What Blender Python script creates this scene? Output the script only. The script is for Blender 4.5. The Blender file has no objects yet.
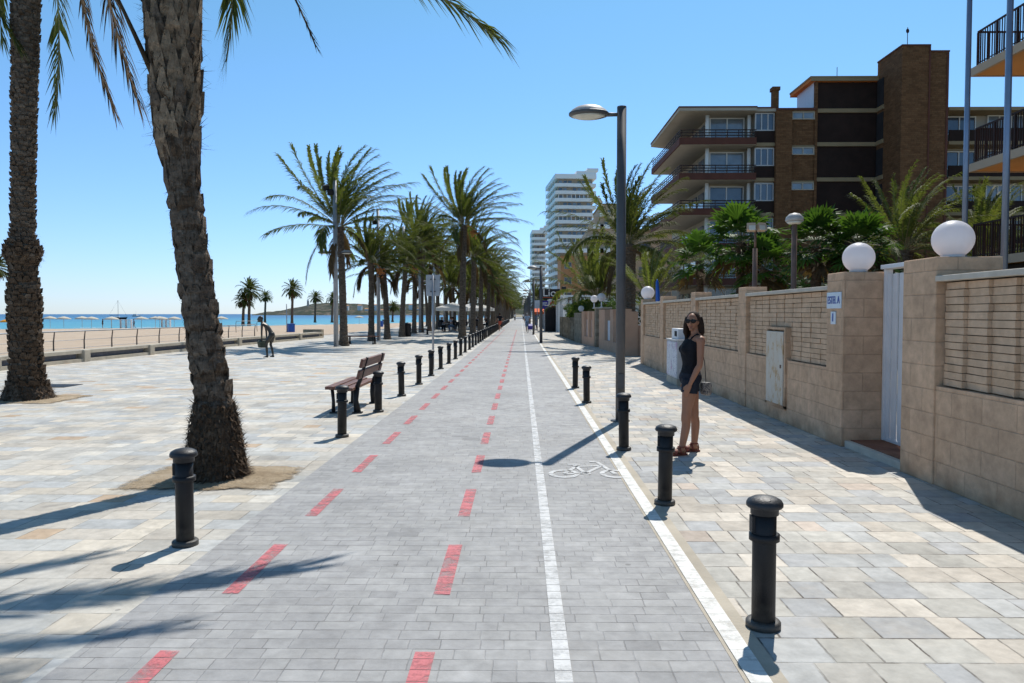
import bpy, math, random
from mathutils import Vector as V, Matrix, noise
R = random.Random(7)
SC = bpy.context.scene
COL = SC.collection
rad = math.radians
# ------------------------------------------------------------------ camera maths (f = 750 px)
F = 750.0
PITCH = math.atan(27.5 / F); YAW = math.atan(9 / F); CAMZ = 1.65
_fw = V((-math.sin(YAW)*math.cos(PITCH), math.cos(YAW)*math.cos(PITCH), -math.sin(PITCH)))
_rt = V((math.cos(YAW), math.sin(YAW), 0)); _up = _rt.cross(_fw)
def _ray(px, py): return _rt*((px-512)/F) + _up*((341.5-py)/F) + _fw
def P(px, py, Y):
    d = _ray(px, py); return d*(Y/d.y) + V((0, 0, CAMZ))
def G(px, py, z=0.0):
    d = _ray(px, py); return d*((z-CAMZ)/d.z) + V((0, 0, CAMZ))
# ------------------------------------------------------------------ mesh builder
class MB:
    def __init__(s): s.v = []; s.f = []; s.m = []; s.s = []
    def add(s, vs, fs, mat=0, smooth=False):
        b = len(s.v); s.v += [tuple(p) for p in vs]
        for f in fs:
            s.f.append([b+i for i in f]); s.m.append(mat); s.s.append(smooth)
    def box(s, c, d, rot=None, mat=0):
        hx, hy, hz = d[0]/2, d[1]/2, d[2]/2
        vs = [V((x*hx, y*hy, z*hz)) for x in (-1, 1) for y in (-1, 1) for z in (-1, 1)]
        if rot is not None:
            if not isinstance(rot, Matrix): rot = Matrix.Rotation(rot, 3, 'Z')
            vs = [rot @ p for p in vs]
        c = V(c)
        s.add([p+c for p in vs], [(0,1,3,2),(4,6,7,5),(0,4,5,1),(2,3,7,6),(0,2,6,4),(1,5,7,3)], mat)
    def bb(s, x0, x1, y0, y1, z0, z1, mat=0):
        s.box(((x0+x1)/2, (y0+y1)/2, (z0+z1)/2), (x1-x0, y1-y0, z1-z0), None, mat)
    def tube(s, pts, radii, n=8, cap=True, smooth=True, lat=None, mat=0, closed=False):
        pts = [V(p) for p in pts]; k = len(pts)
        if not isinstance(radii, (list, tuple)): radii = [radii]*k
        vs = []; prev = None
        for i, p in enumerate(pts):
            t = (pts[min(i+1, k-1)] - pts[max(i-1, 0)])
            if closed: t = pts[(i+1) % k] - pts[(i-1) % k]
            t = t.normalized() if t.length > 1e-9 else V((0, 0, 1))
            ref = V(lat) if lat is not None else (prev if prev is not None else (V((1, 0, 0)) if abs(t.x) < .8 else V((0, 1, 0))))
            a = (ref - t*ref.dot(t))
            a = a.normalized() if a.length > 1e-6 else t.orthogonal().normalized()
            if lat is None: prev = a
            b = t.cross(a)
            r = radii[i]; ra, rb = r if isinstance(r, (list, tuple)) else (r, r)
            for j in range(n):
                an = 2*math.pi*j/n
                vs.append(p + a*(math.cos(an)*ra) + b*(math.sin(an)*rb))
        fs = []
        for i in range(k if closed else k-1):
            i2 = (i+1) % k
            for j in range(n):
                fs.append((i*n+j, i*n+(j+1) % n, i2*n+(j+1) % n, i2*n+j))
        s.add(vs, fs, mat, smooth)
        if cap and not closed:
            b = len(s.v) - len(vs)
            s.f.append([b+j for j in range(n)][::-1]); s.m.append(mat); s.s.append(False)
            s.f.append([b+(k-1)*n+j for j in range(n)]); s.m.append(mat); s.s.append(False)
    def lathe(s, prof, n=24, c=(0, 0, 0), mat=0, smooth=True):
        c = V(c); vs = []; fs = []
        for r, z in prof:
            for j in range(n):
                a = 2*math.pi*j/n; vs.append(c + V((r*math.cos(a), r*math.sin(a), z)))
        for i in range(len(prof)-1):
            for j in range(n):
                fs.append((i*n+j, i*n+(j+1) % n, (i+1)*n+(j+1) % n, (i+1)*n+j))
        s.add(vs, fs, mat, smooth)
        b = len(s.v) - len(vs)
        s.f.append([b+j for j in range(n)][::-1]); s.m.append(mat); s.s.append(False)
        s.f.append([b+(len(prof)-1)*n+j for j in range(n)]); s.m.append(mat); s.s.append(False)
    def ball(s, c, r, nu=16, nv=10, M=None, mat=0, fn=None):
        if not isinstance(r, (list, tuple)): r = (r, r, r)
        c = V(c); vs = []; fs = []
        for i in range(nv+1):
            th = math.pi*i/nv
            for j in range(nu):
                ph = 2*math.pi*j/nu
                p = V((math.sin(th)*math.cos(ph)*r[0], math.sin(th)*math.sin(ph)*r[1], -math.cos(th)*r[2]))
                if fn: p = fn(p)
                if M is not None: p = M @ p
                vs.append(c+p)
        for i in range(nv):
            for j in range(nu):
                fs.append((i*nu+j, i*nu+(j+1) % nu, (i+1)*nu+(j+1) % nu, (i+1)*nu+j))
        s.add(vs, fs, mat, True)
    def poly(s, pts, z, mat=0):
        s.add([(p[0], p[1], z) for p in pts], [list(range(len(pts)))], mat)
    def prism(s, pts, z0, z1, mat=0):
        n = len(pts)
        vs = [(p[0], p[1], z0) for p in pts] + [(p[0], p[1], z1) for p in pts]
        fs = [list(range(n))[::-1], list(range(n, 2*n))] + [(i, (i+1) % n, n+(i+1) % n, n+i) for i in range(n)]
        s.add(vs, fs, mat)
    def mesh(s, name, mats):
        me = bpy.data.meshes.new(name)
        me.from_pydata(s.v, [], s.f)
        if not isinstance(mats, (list, tuple)): mats = [mats]
        for m in mats: me.materials.append(m)
        me.polygons.foreach_set('material_index', s.m)
        me.polygons.foreach_set('use_smooth', s.s)
        me.update()
        return me
    def build(s, name, mats, parent=None, loc=None, bevel=0, world=True):
        if parent is not None and loc is None and world:
            off = wl(parent)
            if off.length > 1e-9: s.v = [(p[0]-off.x, p[1]-off.y, p[2]-off.z) for p in s.v]
        me = s.mesh(name, mats)
        o = bpy.data.objects.new(name, me); COL.objects.link(o)
        o.parent = parent
        if loc is not None: o.location = loc
        if bevel:
            b = o.modifiers.new('bevel', 'BEVEL'); b.width = bevel; b.segments = 2; b.limit_method = 'ANGLE'
        return o
def wl(o):
    t = V((0, 0, 0))
    while o is not None: t = t + o.location; o = o.parent
    return t
def tag(o, label=None, cat=None, group=None, kind=None):
    if label: o['label'] = label
    if cat: o['category'] = cat
    if group: o['group'] = group
    if kind: o['kind'] = kind
    return o
def thing(name, label, cat, loc=(0, 0, 0), rz=0, group=None):
    o = bpy.data.objects.new(name, None); COL.objects.link(o)
    o.empty_display_size = .2
    o.location = loc; o.rotation_euler = (0, 0, rz)
    return tag(o, label, cat, group)
def dup(o, parent=None, loc=None, rz=None, sc=None, label=None):
    c = o.copy(); COL.objects.link(c); c.parent = parent
    for ch in list(o.children): dup(ch, c)
    if loc is not None: c.location = loc
    if rz is not None: c.rotation_euler = (0, 0, rz)
    if sc is not None: c.scale = (sc, sc, sc)
    if label: c['label'] = label
    return c
def structure(mb, name, mat, parent=None):
    return tag(mb.build(name, mat, parent), kind='structure')
def remeshed(mb, voxel, smooth=4):
    me = mb.mesh('tmp', [])
    o = bpy.data.objects.new('tmp', me); COL.objects.link(o)
    r = o.modifiers.new('r', 'REMESH'); r.mode = 'VOXEL'; r.voxel_size = voxel
    sm = o.modifiers.new('s', 'SMOOTH'); sm.iterations = smooth; sm.factor = .5
    dg = bpy.context.evaluated_depsgraph_get(); dg.update()
    me2 = bpy.data.meshes.new_from_object(o.evaluated_get(dg))
    bpy.data.objects.remove(o); 
    me2.polygons.foreach_set('use_smooth', [True]*len(me2.polygons))
    return me2
def link(name, me, mat, parent):
    me.materials.clear(); me.materials.append(mat)
    o = bpy.data.objects.new(name, me); COL.objects.link(o); o.parent = parent
    return o
def lettering(body, size, mat, parent, loc, rot, depth=.004, sx=1.0, name='lettering'):
    c = bpy.data.curves.new('t', 'FONT'); c.body = body; c.size = size; c.extrude = depth; c.align_x = 'CENTER'; c.align_y = 'CENTER'
    o = bpy.data.objects.new('t', c); COL.objects.link(o)
    dg = bpy.context.evaluated_depsgraph_get(); dg.update()
    me = bpy.data.meshes.new_from_object(o.evaluated_get(dg))
    bpy.data.objects.remove(o)
    for v in me.vertices: v.co.x *= sx
    o = link(name, me, mat, parent)
    o.location = V(loc) - wl(parent); o.rotation_euler = rot
    return o
# ------------------------------------------------------------------ materials
class N:
    def __init__(s, name, color=(.5, .5, .5), rough=.8, spec=.3, metal=0.0):
        s.m = bpy.data.materials.new(name); s.m.use_nodes = True
        s.t = s.m.node_tree; s.b = s.t.nodes['Principled BSDF']; s.outn = s.t.nodes['Material Output']
        s.set(s.b, 'Base Color', (*color, 1)); s.set(s.b, 'Roughness', rough); s.set(s.b, 'Specular IOR Level', spec); s.set(s.b, 'Metallic', metal)
    def set(s, node, key, val):
        inp = node.inputs[key]
        if hasattr(val, 'is_output') or isinstance(val, bpy.types.NodeSocket): s.t.links.new(val, inp)
        elif isinstance(val, (tuple, list)) and len(val) == 3 and len(getattr(inp, 'default_value', [0]*3)) == 4: inp.default_value = (*val, 1)
        else: inp.default_value = val
    def node(s, typ, ins=None, **kw):
        n = s.t.nodes.new(typ)
        for k, v in kw.items(): setattr(n, k, v)
        for k, v in (ins or {}).items(): s.set(n, k, v)
        return n
    def M(s, op, a, b=0.0, c=0.0):
        return s.node('ShaderNodeMath', {0: a, 1: b, 2: c}, operation=op).outputs[0]
    def co(s, which='Object'): return s.node('ShaderNodeTexCoord').outputs[which]
    def xyz(s, v):
        n = s.node('ShaderNodeSeparateXYZ', {0: v}); return n.outputs
    def vec(s, x, y=0.0, z=0.0): return s.node('ShaderNodeCombineXYZ', {0: x, 1: y, 2: z}).outputs[0]
    def scale(s, v, k): return s.node('ShaderNodeVectorMath', {0: v, 1: k}, operation='MULTIPLY').outputs[0]
    def noise(s, v, sc=5.0, det=4.0, rough=.55):
        return s.node('ShaderNodeTexNoise', {'Vector': v, 'Scale': sc, 'Detail': det, 'Roughness': rough}).outputs[0]
    def voro(s, v, sc=5.0, feature='F1'):
        return s.node('ShaderNodeTexVoronoi', {'Vector': v, 'Scale': sc}, feature=feature)
    def white(s, v): return s.node('ShaderNodeTexWhiteNoise', {'Vector': v}, noise_dimensions='3D').outputs[0]
    def ramp(s, f, stops, interp='LINEAR'):
        n = s.node('ShaderNodeValToRGB', {0: f}); cr = n.color_ramp; cr.interpolation = interp
        while len(cr.elements) < len(stops): cr.elements.new(.5)
        for e, (p, c) in zip(cr.elements, stops):
            e.position = p; e.color = (*c, 1) if isinstance(c, (tuple, list)) else (c, c, c, 1)
        return n.outputs[0]
    def mix(s, f, a, b, blend='MIX'):
        n = s.node('ShaderNodeMix', data_type='RGBA', blend_type=blend)
        s.set(n, 0, f); s.set(n, 6, a); s.set(n, 7, b)
        return n.outputs[2]
    def step(s, x, e0, e1):
        return s.node('ShaderNodeMapRange', {0: x, 1: e0, 2: e1, 3: 0.0, 4: 1.0}, interpolation_type='SMOOTHSTEP').outputs[0]
    def bump(s, h, strength=.5, dist=.01):
        s.set(s.b, 'Normal', s.node('ShaderNodeBump', {'Height': h, 'Strength': strength, 'Distance': dist}).outputs[0])
    def color(s, c): s.set(s.b, 'Base Color', c)
    def vary(s, c, amt=.3, sc=6.0, v=None, lo=.0):
        """multiply colour c by soft mottling"""
        f = s.noise(v or s.co(), sc, 5.0)
        g = s.ramp(f, [(.3, 1-amt), (.7, 1+amt*.4)])
        return s.mix(1.0, c, g, 'MULTIPLY')
def simple(name, c, rough=.7, spec=.3, amt=.18, sc=4.0, metal=0.0, bump=0.0, bsc=60.0):
    m = N(name, c, rough, spec, metal)
    if amt: m.color(m.vary((*c, 1), amt, sc))
    if bump: m.bump(m.noise(m.co(), bsc, 4.0), bump, .01)
    return m.m
def tilesplit(m, u, v, w, h, seed):
    """random-length tiles in courses; returns (id vector, edge distance in metres)"""
    row = m.M('FLOOR', m.M('DIVIDE', v, h)); fy = m.M('FRACT', m.M('DIVIDE', v, h))
    r1 = m.white(m.vec(row, seed, 3.3))
    xs = m.M('ADD', m.M('DIVIDE', u, w), m.M('MULTIPLY', r1, 7.31))
    col = m.M('FLOOR', xs); fx = m.M('FRACT', xs)
    sp = m.M('MULTIPLY_ADD', m.white(m.vec(col, row, seed+.5)), .4, .3)
    sub = m.M('GREATER_THAN', fx, sp)
    idv = m.vec(m.M('MULTIPLY_ADD', col, 2.0, sub), row, seed)
    ex = m.M('MULTIPLY', m.M('MINIMUM', m.M('MINIMUM', fx, m.M('SUBTRACT', 1.0, fx)), m.M('ABSOLUTE', m.M('SUBTRACT', fx, sp))), w)
    ey = m.M('MULTIPLY', m.M('MINIMUM', fy, m.M('SUBTRACT', 1.0, fy)), h)
    return idv, m.M('MINIMUM', ex, ey), ey
def paving(name, h, w, palette, joint, jw, seed, mott=.16, jdark=1.0, rough=.75, spec=.3, var=(.86, 1.1), vj=1.0, sand=.3, blot=.78):
    m = N(name, (.5, .5, .5), rough, spec)
    c = m.co(); x, y, z = m.xyz(c)
    wob = m.M('ADD', m.M('MULTIPLY', m.M('SUBTRACT', m.noise(c, 1.7, 2.0), .5), .014), m.M('MULTIPLY', m.M('SUBTRACT', m.noise(c, 23.0, 3.0), .5), .007))
    wobx = m.M('MULTIPLY', m.M('SUBTRACT', m.noise(m.scale(c, (1, 1.3, 1)), 19.0, 3.0), .5), .009)
    idv, e, ey = tilesplit(m, m.M('ADD', x, wobx), m.M('ADD', y, wob), w, h, seed)
    rnd = m.white(idv)
    base = m.ramp(rnd, palette, 'CONSTANT')
    br = m.ramp(m.white(m.scale(idv, (1.7, 2.3, 1.1))), [(0, var[0]), (1, var[1])])
    base = m.mix(1.0, base, br, 'MULTIPLY')
    base = m.mix(1.0, base, m.ramp(m.noise(c, 9.0, 6.0, .65), [(.3, 1-mott), (.7, 1+mott*.5)]), 'MULTIPLY')
    base = m.mix(1.0, base, m.ramp(m.noise(c, .55, 5.0, .6), [(.3, .86), (.65, 1.05)]), 'MULTIPLY')
    # foot-worn blotches, blown sand and trodden gum
    base = m.mix(1.0, base, m.ramp(m.noise(m.scale(c, (1, .8, 1)), 1.6, 7.0, .72), [(.36, blot), (.52, 1.0), (.7, 1.04)]), 'MULTIPLY')
    base = m.mix(m.M('MULTIPLY', m.step(m.noise(c, .8, 7.0, .75), .52, .72), sand), base, (.47, .40, .31, 1))
    gum = m.M('MULTIPLY', m.M('LESS_THAN', m.voro(m.scale(c, (1, 1, 0)), 1.9).outputs[0], .035), .5)
    base = m.mix(gum, base, (.12, .115, .11, 1))
    sp = m.step(m.noise(c, 3.1, 3.0), .66, .74)
    base = m.mix(m.M('MULTIPLY', sp, .35), base, (.2, .19, .18, 1))
    jx = m.M('SUBTRACT', 1.0, m.step(e, jw*.35, jw)); jy = m.M('SUBTRACT', 1.0, m.step(ey, jw*.35, jw))
    jn = m.M('MAXIMUM', jy, m.M('MULTIPLY', jx, vj))
    jamt = m.M('MULTIPLY', jn, m.ramp(m.noise(c, 3.3, 5.0, .65), [(.40, .1*jdark), (.60, jdark)]))
    base = m.mix(1.0, base, (1.0, .99, .965, 1), 'MULTIPLY')
    m.color(m.mix(jamt, base, (*joint, 1)))
    tilt = m.M('MULTIPLY', m.white(m.scale(idv, (3.1, 1.3, 2.7))), .35)
    hgt = m.M('ADD', m.M('MULTIPLY', m.M('SUBTRACT', 1.0, jn), 1.0), m.M('ADD', tilt, m.M('MULTIPLY', m.noise(c, 70.0, 4.0), .35)))
    m.bump(hgt, .5, .006)
    m.set(m.b, 'Roughness', m.ramp(m.noise(c, 14.0, 4.0), [(.3, rough-.12), (.7, rough+.08)]))
    return m.m
MAT = {}
MAT['tile_left'] = paving('beige_tile', .27, .7, [(0, (.50, .48, .44)), (.2, (.54, .50, .44)), (.42, (.47, .48, .48)), (.6, (.60, .55, .47)), (.74, (.53, .53, .51)), (.88, (.63, .60, .54)), (.975, (.50, .38, .27))], (.19, .17, .14), .0065, 1.0, .2, jdark=.9)
MAT['tile_right'] = paving('mixed_tile', .27, .52, [(0, (.49, .47, .43)), (.2, (.415, .42, .425)), (.4, (.54, .49, .425)), (.56, (.47, .455, .415)), (.72, (.60, .55, .48)), (.86, (.44, .445, .44)), (.95, (.52, .44, .375))], (.10, .085, .07), .008, 4.0, .22)
MAT['brick_path'] = paving('grey_paver', .11, .36, [(0, (.345, .345, .35)), (.3, (.365, .365, .367)), (.6, (.35, .35, .355)), (.85, (.385, .385, .387)), (.97, (.31, .31, .315))], (.12, .115, .11), .0048, 9.0, .2, jdark=.85, var=(.95, 1.05), vj=.6, sand=.1, blot=.88)
def paint(name, c, worn, lo=.45, hi=.6, gp=.35):
    m = N(name, c, .6, .3)
    co = m.co(); x, y, z = m.xyz(co)
    m.color(m.vary((*c, 1), .12, 12.0))
    f = m.step(m.noise(co, 7.0, 9.0, .75), lo, hi)
    fy = m.M('FRACT', m.M('DIVIDE', y, .11))
    gap = m.M('MAXIMUM', m.step(m.M('MINIMUM', fy, m.M('SUBTRACT', 1.0, fy)), .005, .05), gp)
    keep = m.M('MULTIPLY', gap, m.M('SUBTRACT', 1.0, m.M('MULTIPLY', f, worn)))
    tr = m.node('ShaderNodeBsdfTransparent').outputs[0]
    mx = m.node('ShaderNodeMixShader', {0: keep, 1: tr, 2: m.b.outputs[0]})
    m.t.links.new(mx.outputs[0], m.outn.inputs[0])
    return m.m
MAT['white_paint'] = paint('white_road_paint', (.72, .71, .67), .45, .44, .7, .8)
MAT['worn_white'] = paint('worn_white_paint', (.62, .62, .61), .6, .4, .7, .45)
MAT['faint_white'] = paint('faint_worn_paint', (.62, .62, .61), .6, .38, .7, .6)
MAT['red_paint'] = paint('red_road_paint', (.58, .17, .18), .75, .4, .62)
def m_sand(name, a, b):
    m = N(name, a, .95, .1); c = m.co()
    f = m.noise(c, .35, 8.0, .7)
    m.color(m.mix(m.ramp(f, [(.35, 0.0), (.7, 1.0)]), (*a, 1), (*b, 1)))
    m.bump(m.noise(c, 1.6, 8.0, .7), 1.0, .12); return m.m
MAT['sand'] = m_sand('beach_sand', (.43, .335, .25), (.51, .41, .31))
MAT['soil'] = m_sand('dry_soil', (.33, .25, .16), (.44, .35, .24))
def m_pit():
    m = N('dry_soil_patch', (.36, .27, .18), .95, .1); c = m.co(); g = m.co('Generated'); x, y, z = m.xyz(g)
    f = m.noise(c, 2.2, 8.0, .7)
    m.color(m.ramp(f, [(.32, (.30, .225, .145)), (.5, (.44, .345, .235)), (.68, (.54, .44, .32))])); m.bump(m.noise(c, 14.0, 7.0, .75), 1.0, .05)
    e = m.M('MINIMUM', m.M('MINIMUM', x, m.M('SUBTRACT', 1.0, x)), m.M('MINIMUM', y, m.M('SUBTRACT', 1.0, y)))
    k = m.step(m.M('ADD', e, m.M('MULTIPLY', m.M('SUBTRACT', m.noise(c, 4.0, 8.0, .75), .5), .34)), .05, .12)
    tr = m.node('ShaderNodeBsdfTransparent').outputs[0]
    mx = m.node('ShaderNodeMixShader', {0: k, 1: tr, 2: m.b.outputs[0]}); m.t.links.new(mx.outputs[0], m.outn.inputs[0]); return m.m
MAT['pit'] = m_pit()
MAT['earth'] = m_sand('earth', (.25, .22, .15), (.32, .28, .2))
def m_sea():
    m = N('sea_water', (.02, .2, .4), .35, .25); c = m.co(); x, y, z = m.xyz(c)
    # shallow sand-bottomed water is turquoise, deep water blue: distance offshore along -x+y
    d = m.M('ADD', m.M('MULTIPLY', x, -.784), m.M('MULTIPLY', y, .62))
    d = m.M('ADD', d, m.M('MULTIPLY', m.noise(c, .012, 4.0), 90.0))
    col = m.ramp(m.M('DIVIDE', d, 1500.0), [(.1, (.085, .31, .35)), (.22, (.05, .25, .33)), (.38, (.025, .145, .26)), (.7, (.016, .09, .2))])
    st = m.noise(m.scale(c, (.02, .05, 1)), 1.0, 4.0)
    m.color(m.mix(1.0, col, m.ramp(st, [(.3, .85), (.7, 1.12)]), 'MULTIPLY'))
    m.bump(m.noise(m.scale(c, (.3, .5, 1)), 1.0, 5.0), .5, .4); return m.m
MAT['sea'] = m_sea()
MAT['foam'] = simple('sea_foam', (.8, .82, .82), .8)
def m_hill():
    m = N('headland_scrub', (.2, .2, .15), .95, .05); c = m.co()
    f = m.noise(c, .025, 8.0, .7); g = m.noise(c, .09, 5.0, .7)
    col = m.ramp(f, [(.42, (.04, .045, .038)), (.5, (.07, .066, .052)), (.57, (.17, .14, .11))])
    m.color(m.mix(m.step(g, .47, .55), col, (.04, .055, .036, 1))); return m.m
MAT['hill'] = m_hill()
MAT['black_metal'] = simple('black_cast_iron', (.011, .0115, .014), .5, .35, .3, 9.0, 0, .25, 120.0)
def m_iron():
    m = N('black_cast_iron_dusty', (.011, .0115, .014), .5, .35); c = m.co(); x, y, z = m.xyz(c)
    f = m.noise(c, 11.0, 6.0, .7)
    dust = m.M('MULTIPLY', m.step(m.M('ADD', z, m.M('MULTIPLY', m.M('SUBTRACT', f, .5), .2)), .16, .0), .55)
    scuff = m.M('MULTIPLY', m.step(m.noise(m.scale(c, (9, 9, 3)), 3.0, 7.0, .8), .62, .7), .35)
    m.color(m.mix(m.M('MAXIMUM', dust, scuff), m.vary((.011, .0115, .014, 1), .3, 9.0), (.13, .12, .105, 1)))
    m.bump(m.noise(c, 120.0, 4.0), .25, .01); return m.m
MAT['bollard_iron'] = m_iron()
MAT['cap_metal'] = simple('dusty_black_iron', (.022, .023, .027), .5, .45, .35, 14.0, 0, .3, 90.0)
MAT['lamp_grey'] = simple('dark_grey_painted_steel', (.085, .083, .085), .5, .5, .25, 3.0)
MAT['lamp_shell'] = simple('pale_grey_lamp_shell', (.42, .40, .38), .5, .4, .2, 6.0)
MAT['lens'] = simple('milky_lamp_lens', (.62, .60, .52), .3, .5, .15, 9.0)
MAT['steel'] = simple('galvanised_steel', (.36, .37, .39), .45, .5, .2, 5.0, .4)
MAT['blue_steel'] = simple('blue_grey_pole', (.20, .25, .34), .3, .6, .15, 3.0, .5)
MAT['rust_steel'] = simple('brown_painted_steel', (.16, .10, .075), .55, .4, .3, 6.0)
def m_wood():
    m = N('varnished_slat', (.2, .08, .05), .5, .4); c = m.co()
    f = m.noise(m.scale(c, (30, 2, 30)), 1.0, 5.0)
    m.color(m.ramp(f, [(.3, (.085, .035, .025)), (.55, (.17, .075, .05)), (.75, (.25, .125, .085))])); m.bump(f, .3, .004); return m.m
MAT['wood'] = m_wood()
MAT['bronze'] = simple('dark_bronze', (.055, .048, .04), .42, .5, .35, 12.0, .35)
MAT['bronze_green'] = simple('green_bronze', (.05, .065, .05), .5, .4, .4, 30.0, .2)
def m_bark(name, a, b, c2, zs=9.0):
    m = N(name, a, .95, .1); c = m.co()
    f = m.noise(m.scale(c, (7, 7, 14)), 1.0, 7.0, .7); g = m.noise(m.scale(c, (55, 55, 16)), 1.0, 3.0)
    col = m.ramp(f, [(.3, a), (.52, b), (.75, c2)])
    m.color(m.mix(.5, col, m.mix(1.0, col, m.ramp(g, [(.3, .45), (.7, 1.45)]), 'MULTIPLY')))
    m.bump(m.M('ADD', f, m.M('MULTIPLY', g, .6)), .9, .03); return m.m
MAT['bark'] = m_bark('palm_bark', (.06, .046, .035), (.13, .102, .079), (.23, .19, .15))
MAT['bark_dark'] = m_bark('fibrous_bark', (.042, .029, .021), (.10, .07, .048), (.18, .13, .09))
MAT['boot'] = m_bark('dry_leaf_base', (.13, .095, .065), (.24, .18, .125), (.36, .28, .2))
def m_leaf(name, a, b, tr=.35, rough=.6):
    m = N(name, a, rough, .1); oi = m.node('ShaderNodeObjectInfo').outputs['Random']
    f = m.noise(m.co(), 3.0, 4.0)
    c = m.mix(m.ramp(f, [(.3, 0.0), (.7, 1.0)]), (*a, 1), (*b, 1))
    c = m.mix(1.0, c, m.ramp(oi, [(0, .8), (1, 1.2)]), 'MULTIPLY')
    m.color(c)
    t = m.node('ShaderNodeBsdfTranslucent', {0: m.mix(1.0, c, (1.25, 1.25, .6, 1), 'MULTIPLY')}).outputs[0]
    mx = m.node('ShaderNodeMixShader', {0: tr, 1: m.b.outputs[0], 2: t})
    m.t.links.new(mx.outputs[0], m.outn.inputs[0]); return m.m
MAT['frond'] = m_leaf('date_palm_leaf', (.062, .085, .024), (.13, .15, .048), .5)
MAT['frond_dry'] = m_leaf('dry_palm_leaf', (.075, .048, .028), (.14, .095, .052), .25, .8)
MAT['fan'] = m_leaf('fan_palm_leaf', (.045, .10, .017), (.08, .155, .028), .4, .5)
MAT['shrub'] = m_leaf('shrub_leaf', (.05, .10, .02), (.09, .15, .035), .35)
MAT['hedge'] = m_leaf('hedge_leaf', (.02, .045, .015), (.04, .075, .025), .2)
MAT['pine'] = m_leaf('dark_tree_leaf', (.025, .045, .02), (.05, .075, .03), .2)
MAT['stalk'] = simple('palm_stalk', (.22, .19, .09), .6, .3, .3, 8.0)
MAT['dates'] = simple('ripening_dates', (.50, .19, .045), .5, .4, .35, 14.0)
def m_blocks(name, w, h, pal, joint, seed, bumpd=.012, jw=.006, jd=.6):
    m = N(name, (.4, .3, .2), .9, .15); c = m.co(); x, y, z = m.xyz(c)
    u = m.M('ADD', x, y)
    row = m.M('FLOOR', m.M('DIVIDE', z, h)); fy = m.M('FRACT', m.M('DIVIDE', z, h))
    xs = m.M('ADD', m.M('DIVIDE', u, w), m.M('MULTIPLY', row, .5)); col = m.M('FLOOR', xs); fx = m.M('FRACT', xs)
    e = m.M('MINIMUM', m.M('MULTIPLY', m.M('MINIMUM', fx, m.M('SUBTRACT', 1.0, fx)), w), m.M('MULTIPLY', m.M('MINIMUM', fy, m.M('SUBTRACT', 1.0, fy)), h))
    base = m.ramp(m.white(m.vec(col, row, seed)), pal)
    base = m.mix(1.0, base, m.ramp(m.noise(c, 7.0, 7.0, .65), [(.28, .72), (.7, 1.12)]), 'MULTIPLY')
    base = m.mix(1.0, base, m.ramp(m.noise(c, 1.1, 4.0, .6), [(.3, .84), (.65, 1.06)]), 'MULTIPLY')
    # damp stains creep up from the pavement
    st = m.M('MULTIPLY', m.step(m.M('ADD', z, m.M('MULTIPLY', m.noise(c, 3.0, 4.0), .35)), .42, .12), m.step(m.noise(c, 1.3, 3.0), .42, .6))
    base = m.mix(m.M('MULTIPLY', st, .55), base, (.2, .1, .045, 1))
    jn = m.M('SUBTRACT', 1.0, m.step(e, jw*.3, jw))
    m.color(m.mix(m.M('MULTIPLY', jn, jd), base, (*joint, 1)))
    m.bump(m.M('ADD', m.M('MULTIPLY', m.M('SUBTRACT', 1.0, jn), 1.2), m.noise(c, 22.0, 6.0, .7)), .8, bumpd); return m.m
MAT['stone'] = m_blocks('split_face_block', .46, .23, [(0, (.61, .405, .265)), (.5, (.63, .42, .275)), (1, (.645, .435, .29))], (.44, .30, .205), 2.0, .008, jd=.25)
MAT['slump'] = simple('slumped_brick', (.61, .425, .285), .9, .15, .2, 7.0, 0, .6, 25.0)
MAT['mortar'] = simple('dark_mortar', (.50, .35, .23), .95, .1, .2, 9.0)
MAT['coping'] = simple('pale_coping_stone', (.55, .49, .41), .85, .2, .18, 5.0, 0, .3, 40.0)
MAT['stone_grey'] = m_blocks('grey_stone', .3, .18, [(0, (.25, .21, .16)), (.5, (.32, .27, .2)), (1, (.38, .33, .26))], (.16, .13, .1), 5.0, .02)
MAT['pink_wall'] = simple('peach_render', (.52, .33, .23), .9, .15, .12, 3.0, 0, .2, 60.0)
MAT['white_metal'] = simple('white_painted_metal', (.72, .72, .74), .4, .4, .08, 5.0)
MAT['white_panel'] = simple('pale_blue_white_panel', (.60, .64, .70), .5, .3, .1, 4.0)
MAT['white'] = simple('white_render', (.78, .77, .74), .8, .2, .08, 1.0)
def m_canvas():
    m = N('white_canvas', (.80, .79, .76), .85, .15)
    t = m.node('ShaderNodeBsdfTranslucent', {0: (.78, .76, .72, 1)}).outputs[0]
    mx = m.node('ShaderNodeMixShader', {0: .35, 1: m.b.outputs[0], 2: t}); m.t.links.new(mx.outputs[0], m.outn.inputs[0]); return m.m
MAT['canvas'] = m_canvas()
def m_globe():
    m = N('opal_globe', (.82, .81, .83), .4, .35)
    t = m.node('ShaderNodeBsdfTranslucent', {0: (.84, .82, .84, 1)}).outputs[0]
    mx = m.node('ShaderNodeMixShader', {0: .5, 1: m.b.outputs[0], 2: t}); m.t.links.new(mx.outputs[0], m.outn.inputs[0]); return m.m
MAT['globe'] = m_globe()
def m_rust():
    m = N('rusted_white_door', (.6, .6, .6), .7, .3); c = m.co()
    f = m.noise(m.scale(c, (5, 5, 3)), 1.0, 8.0, .75)
    m.color(m.ramp(f, [(.30, (.30, .15, .06)), (.40, (.50, .34, .19)), (.47, (.58, .51, .42)), (.66, (.60, .55, .48)), (.76, (.48, .33, .18))]))
    m.bump(f, .3, .005); return m.m
MAT['rust_door'] = m_rust()
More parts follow.
